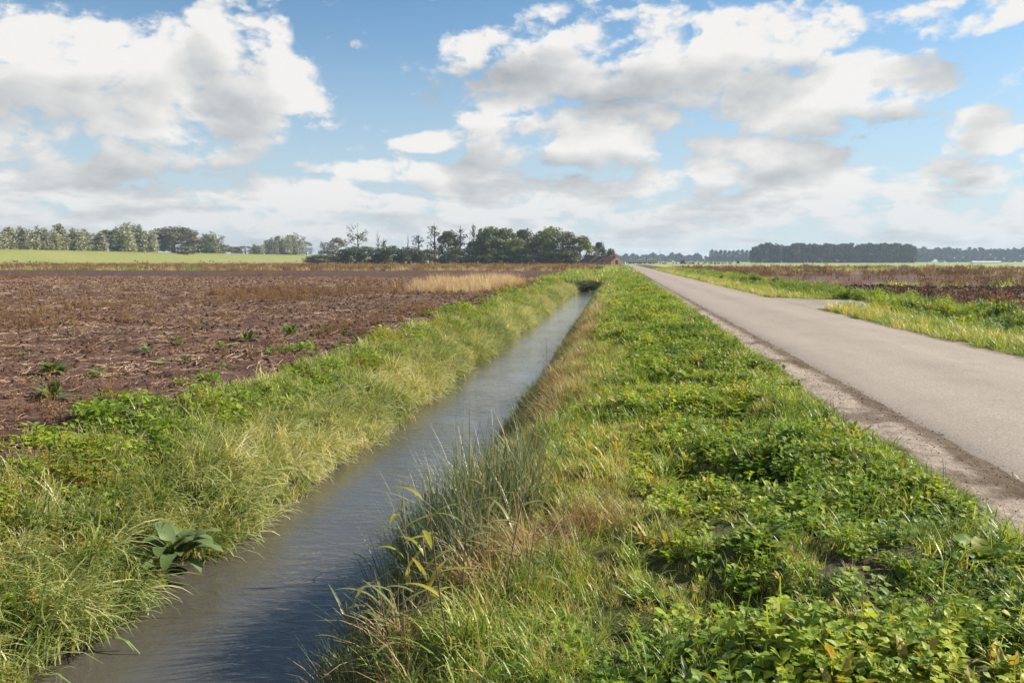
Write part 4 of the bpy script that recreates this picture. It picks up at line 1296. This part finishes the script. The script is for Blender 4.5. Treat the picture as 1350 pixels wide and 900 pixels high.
tree_mass('far_tree_line', 812, 992, lambda p_: 336 + 1.6 * math.sin(p_ * .21) + 1.3 * math.sin(p_ * .53 + 1) + (2 if p_ > 920 else 0), 1350, 'hazy low line of trees along the horizon beyond the road', 620, M['wood'])
tree_mass('far_wood_edge', 1206, 1420, lambda p_: 328.5 + 1.2 * math.sin(p_ * .17) + 1.2 * math.sin(p_ * .43 + 2) + (4 if 1318 < p_ < 1328 else 0), 1150, 'hazy wood edge at the right end of the horizon', 900, M['wood'])
tree_mass('far_dike_wood', -260, -8, lambda p_: 300 + 3 * math.sin(p_ * .3), 300, 'silvery wood going on beyond the left edge', 10, M['silver'])

# ------------------------------------------------------------------ farm and other far things
def box(mb, x0, x1, y0, y1, z0, z1):
    mb.add([(x0, y0, z0), (x1, y0, z0), (x1, y1, z0), (x0, y1, z0), (x0, y0, z1), (x1, y0, z1), (x1, y1, z1), (x0, y1, z1)],
           [(0, 3, 2, 1), (4, 5, 6, 7), (0, 1, 5, 4), (1, 2, 6, 5), (2, 3, 7, 6), (3, 0, 4, 7)])


def house(loc, rz, L, Wd, eave, ridge, roofm, label, chim=True):
    root = empty('brick_house', loc, rz)
    mb = MB()
    hw = Wd / 2; hl = L / 2
    vs_ = [(-hl, -hw, -.3), (hl, -hw, -.3), (hl, hw, -.3), (-hl, hw, -.3), (-hl, -hw, eave), (hl, -hw, eave), (hl, hw, eave), (-hl, hw, eave), (-hl, 0, ridge), (hl, 0, ridge)]
    mb.add(vs_, [(0, 1, 5, 4), (2, 3, 7, 6), (1, 2, 6, 9, 5), (3, 0, 4, 8, 7)])
    obj('wall', mb.build('wall', M['brick']), root)
    mb = MB(); ov = .25; th = .14
    sl = (ridge - eave) / hw
    for s in (-1, 1):
        y1 = s * (hw + ov); z1 = eave - sl * ov
        a = [(-hl + .12, 0, ridge + .05), (hl - .12, 0, ridge + .05), (hl - .12, y1, z1 + .05), (-hl + .12, y1, z1 + .05)]
        b2 = [(q[0], q[1], q[2] + th) for q in a]
        mb.add(a + b2, [(0, 1, 2, 3), (4, 7, 6, 5), (0, 4, 5, 1), (1, 5, 6, 2), (2, 6, 7, 3), (3, 7, 4, 0)])
    rf_ = obj('roof', mb.build('roof', roofm), root)
    if chim:
        mb = MB(); box(mb, hl - 1.0, hl - .35, -.35, .35, ridge - .4, ridge + 1.0)
        obj('chimney', mb.build('chimney', M['brick']), rf_)
    for s in (-1, 1):
        for k in (-.55, .15, .7):
            mb = MB(); box(mb, hl * k - .45, hl * k + .45, s * hw - .05, s * hw + .05, eave - 1.3, eave - .2)
            w_ = obj('window', mb.build('window', M['white']), root)
            mb = MB(); box(mb, hl * k - .36, hl * k + .36, s * hw - .08, s * hw + .08, eave - 1.22, eave - .28)
            obj('pane', mb.build('pane', M['glass']), w_)
    mb = MB(); box(mb, hl - .05, hl + .06, -.5, .5, .0, 2.0)
    obj('door', mb.build('door', M['dark']), root)
    return tag(root, label, 'house', 'farm buildings')


def at(px, Y):
    d = ray(px, HZY); x = d[0] / d[1] * Y
    return (x, Y, gz(x, Y))


house(at(780, 276), R(-62), 8, 5.5, 1.5, 3.5, M['roof'], 'low brick farmhouse with dark roof, left of the two')
house(at(792, 270), R(-75), 6, 4.6, 1.4, 3.2, M['roof'], 'small brick barn with dark roof between the farm gables', False)
house(at(803, 268), R(-50), 8, 5, 1.4, 3.1, M['roof_red'], 'orange roofed brick barn nearest the road')
# glasshouses
for i, px in enumerate((832, 846, 860)):
    root = empty('glasshouse', at(px, 640), R(0))
    mb = MB(); box(mb, -4, 4, -10, 10, 0, 2.4); obj('wall', mb.build('wall', M['glass']), root)
    mb = MB()
    mb.add([(-4.1, -10.1, 2.42), (4.1, -10.1, 2.42), (4.1, 10.1, 2.42), (-4.1, 10.1, 2.42), (0, -10.1, 3.9), (0, 10.1, 3.9)], [(0, 1, 4), (1, 2, 5, 4), (2, 3, 5), (3, 0, 4, 5), (0, 3, 2, 1)])
    obj('roof', mb.build('roof', M['grey']), root)
    for k in range(7):
        mb = MB(); box(mb, -4.05 + k * 1.33, -3.9 + k * 1.33, -10.15, -10.02, 0, 2.4); obj('post', mb.build('post', M['white']), root)
    tag(root, ('leftmost', 'middle', 'rightmost')[i] + ' of the pale glasshouses in line right of the road end', 'glasshouse', 'glasshouses on the horizon')
# low sheds in the far meadow
for (px, Y, w, h_, mat, side, lab) in [(900, 520, 2.4, 2.0, 'dark', True, 'small dark field shed with a pale right side'), (930, 560, 1.8, 1.6, 'grey', False, 'small pale grey shed right of the dark shed'), (973, 560, 1.6, 1.5, 'dark', False, 'tiny dark hut before the far wood')]:
    root = empty('field_shed', at(px, Y))
    mb = MB(); box(mb, -w / 2, w / 2, -w / 2, w / 2, -.1, h_); obj('wall', mb.build('wall', M[mat]), root)
    mb = MB(); mb.add([(-w * .56, -w * .56, h_ + .01), (w * .56, -w * .56, h_ + .01), (w * .56, w * .56, h_ + .01), (-w * .56, w * .56, h_ + .01), (0, -w * .56, h_ + .4), (0, w * .56, h_ + .4)], [(0, 1, 4), (1, 2, 5, 4), (2, 3, 5), (3, 0, 4, 5), (0, 3, 2, 1)])
    obj('roof', mb.build('roof', M['dark']), root)
    if side:
        mb = MB(); box(mb, w / 2 + .003, w / 2 + .35, -w / 2, w / 2, 0, h_ - .05); obj('side_panel', mb.build('side_panel', M['white']), root)
    tag(root, lab, 'shed')
# long low hedge at the road's end and pale plastic tunnel on the right
mb = MB(); cl = []
for i in range(60):
    px = random.uniform(822, 965); a = at(px, 470 + random.uniform(0, 4)); cl.append(((a[0], a[1], .35), random.uniform(.4, .7), random.random()))
tag(obj('low_hedge', crown_mesh('low_hedge', M['wood'], cl, 70, .25)), 'dark low hedge line crossing behind the right field', 'hedge', kind='stuff')
root = empty('plastic_tunnel', at(1300, 700))
mb = MB()
vs_ = []
for i in range(2):
    for k in range(7):
        th = math.pi * k / 6
        vs_.append((-11 + 22 * i, 2.2 * math.cos(th), 1.7 * math.sin(th)))
mb.add(vs_, [(k, k + 1, k + 8, k + 7) for k in range(6)] + [tuple(range(7)), tuple(range(7, 14))[::-1]])
obj('cover', mb.build('cover', M['white']), root)
for i in range(5):
    mb = MB(); tube(mb, [(-11 + i * 5.5, 2.24 * math.cos(math.pi * k / 6), 1.74 * math.sin(math.pi * k / 6)) for k in range(7)], [.05] * 7, 5)
    obj('hoop', mb.build('hoop', M['grey']), root)
tag(root, 'long low white plastic tunnel before the right hand wood', 'tunnel')
# radio mast on the horizon
for (px, Y, h_, lab) in ((870, 1250, 21, 'thin mast rising over the far tree line'), (917, 1500, 20, 'fainter thin mast right of the taller mast')):
    root = empty('mast', at(px, Y))
    mb = MB()
    for k in range(3):
        a = k * 2.094; tube(mb, [(.8 * math.cos(a), .8 * math.sin(a), 0), (.12 * math.cos(a), .12 * math.sin(a), h_)], [.16, .10], 5)
    obj('lattice', mb.build('lattice', M['grey']), root)
    mb = MB(); box(mb, -1.3, 1.3, -.15, .15, h_ * .72, h_ * .72 + .3); obj('crossarm', mb.build('crossarm', M['grey']), root)
    tag(root, lab, 'mast')
# birds feeding at the foot of the dike
mb = MB()
tube(mb, [(-.34, 0, .22), (-.2, 0, .24), (0, 0, .27), (.16, 0, .30), (.24, 0, .30)], [.015, .07, .13, .10, .03], 7)
tube(mb, [(.18, 0, .31), (.25, 0, .40), (.28, 0, .44)], [.055, .045, .05], 6)
tube(mb, [(.27, 0, .44), (.34, 0, .45), (.40, 0, .43)], [.055, .035, .006], 6)
tube(mb, [(.0, .05, .18), (.02, .05, .0)], [.014, .012], 4); tube(mb, [(.0, -.05, .18), (.02, -.05, .0)], [.014, .012], 4)
bm_ = mb.build('bird', M['bird'], True)
for (px, py) in [(19, 345), (23, 344.6), (39, 344.2), (48, 345), (61, 345), (178, 345.4), (181, 345.2), (264, 344.8), (268, 345), (277, 345), (281, 343.6), (302, 345), (317, 345.2), (391, 345)]:
    d = ray(px, HZY); Yb = 233.0 * d[1] / -d[0]; xb = -233.0 - random.uniform(0, 3)
    yb = Yb * xb / -233.0
    tag(obj('bird', bm_, None, (xb, yb, gz(xb, yb)), (0, 0, random.uniform(0, 6.28)), (2.0, 2.0, 2.0)), 'small dark bird feeding on the grass at the dike foot', 'bird', 'birds below the dike')

# ------------------------------------------------------------------ haze
HAZE = 0.00022
hm, N = new_mat('haze')
pv = N.node('ShaderNodeVolumePrincipled')
pv.inputs['Color'].default_value = (.66, .83, 1.0, 1)
pv.inputs['Density'].default_value = HAZE
pv.inputs['Anisotropy'].default_value = 0.2
o = N.node('ShaderNodeOutputMaterial'); N.l.new(pv.outputs[0], o.inputs['Volume'])
mb = MB(); box(mb, -3700, 3700, -60, 4000, -3.2, 34)
tag(obj('haze', mb.build('haze', hm)), 'thin pale air over the fields', 'haze', kind='stuff')
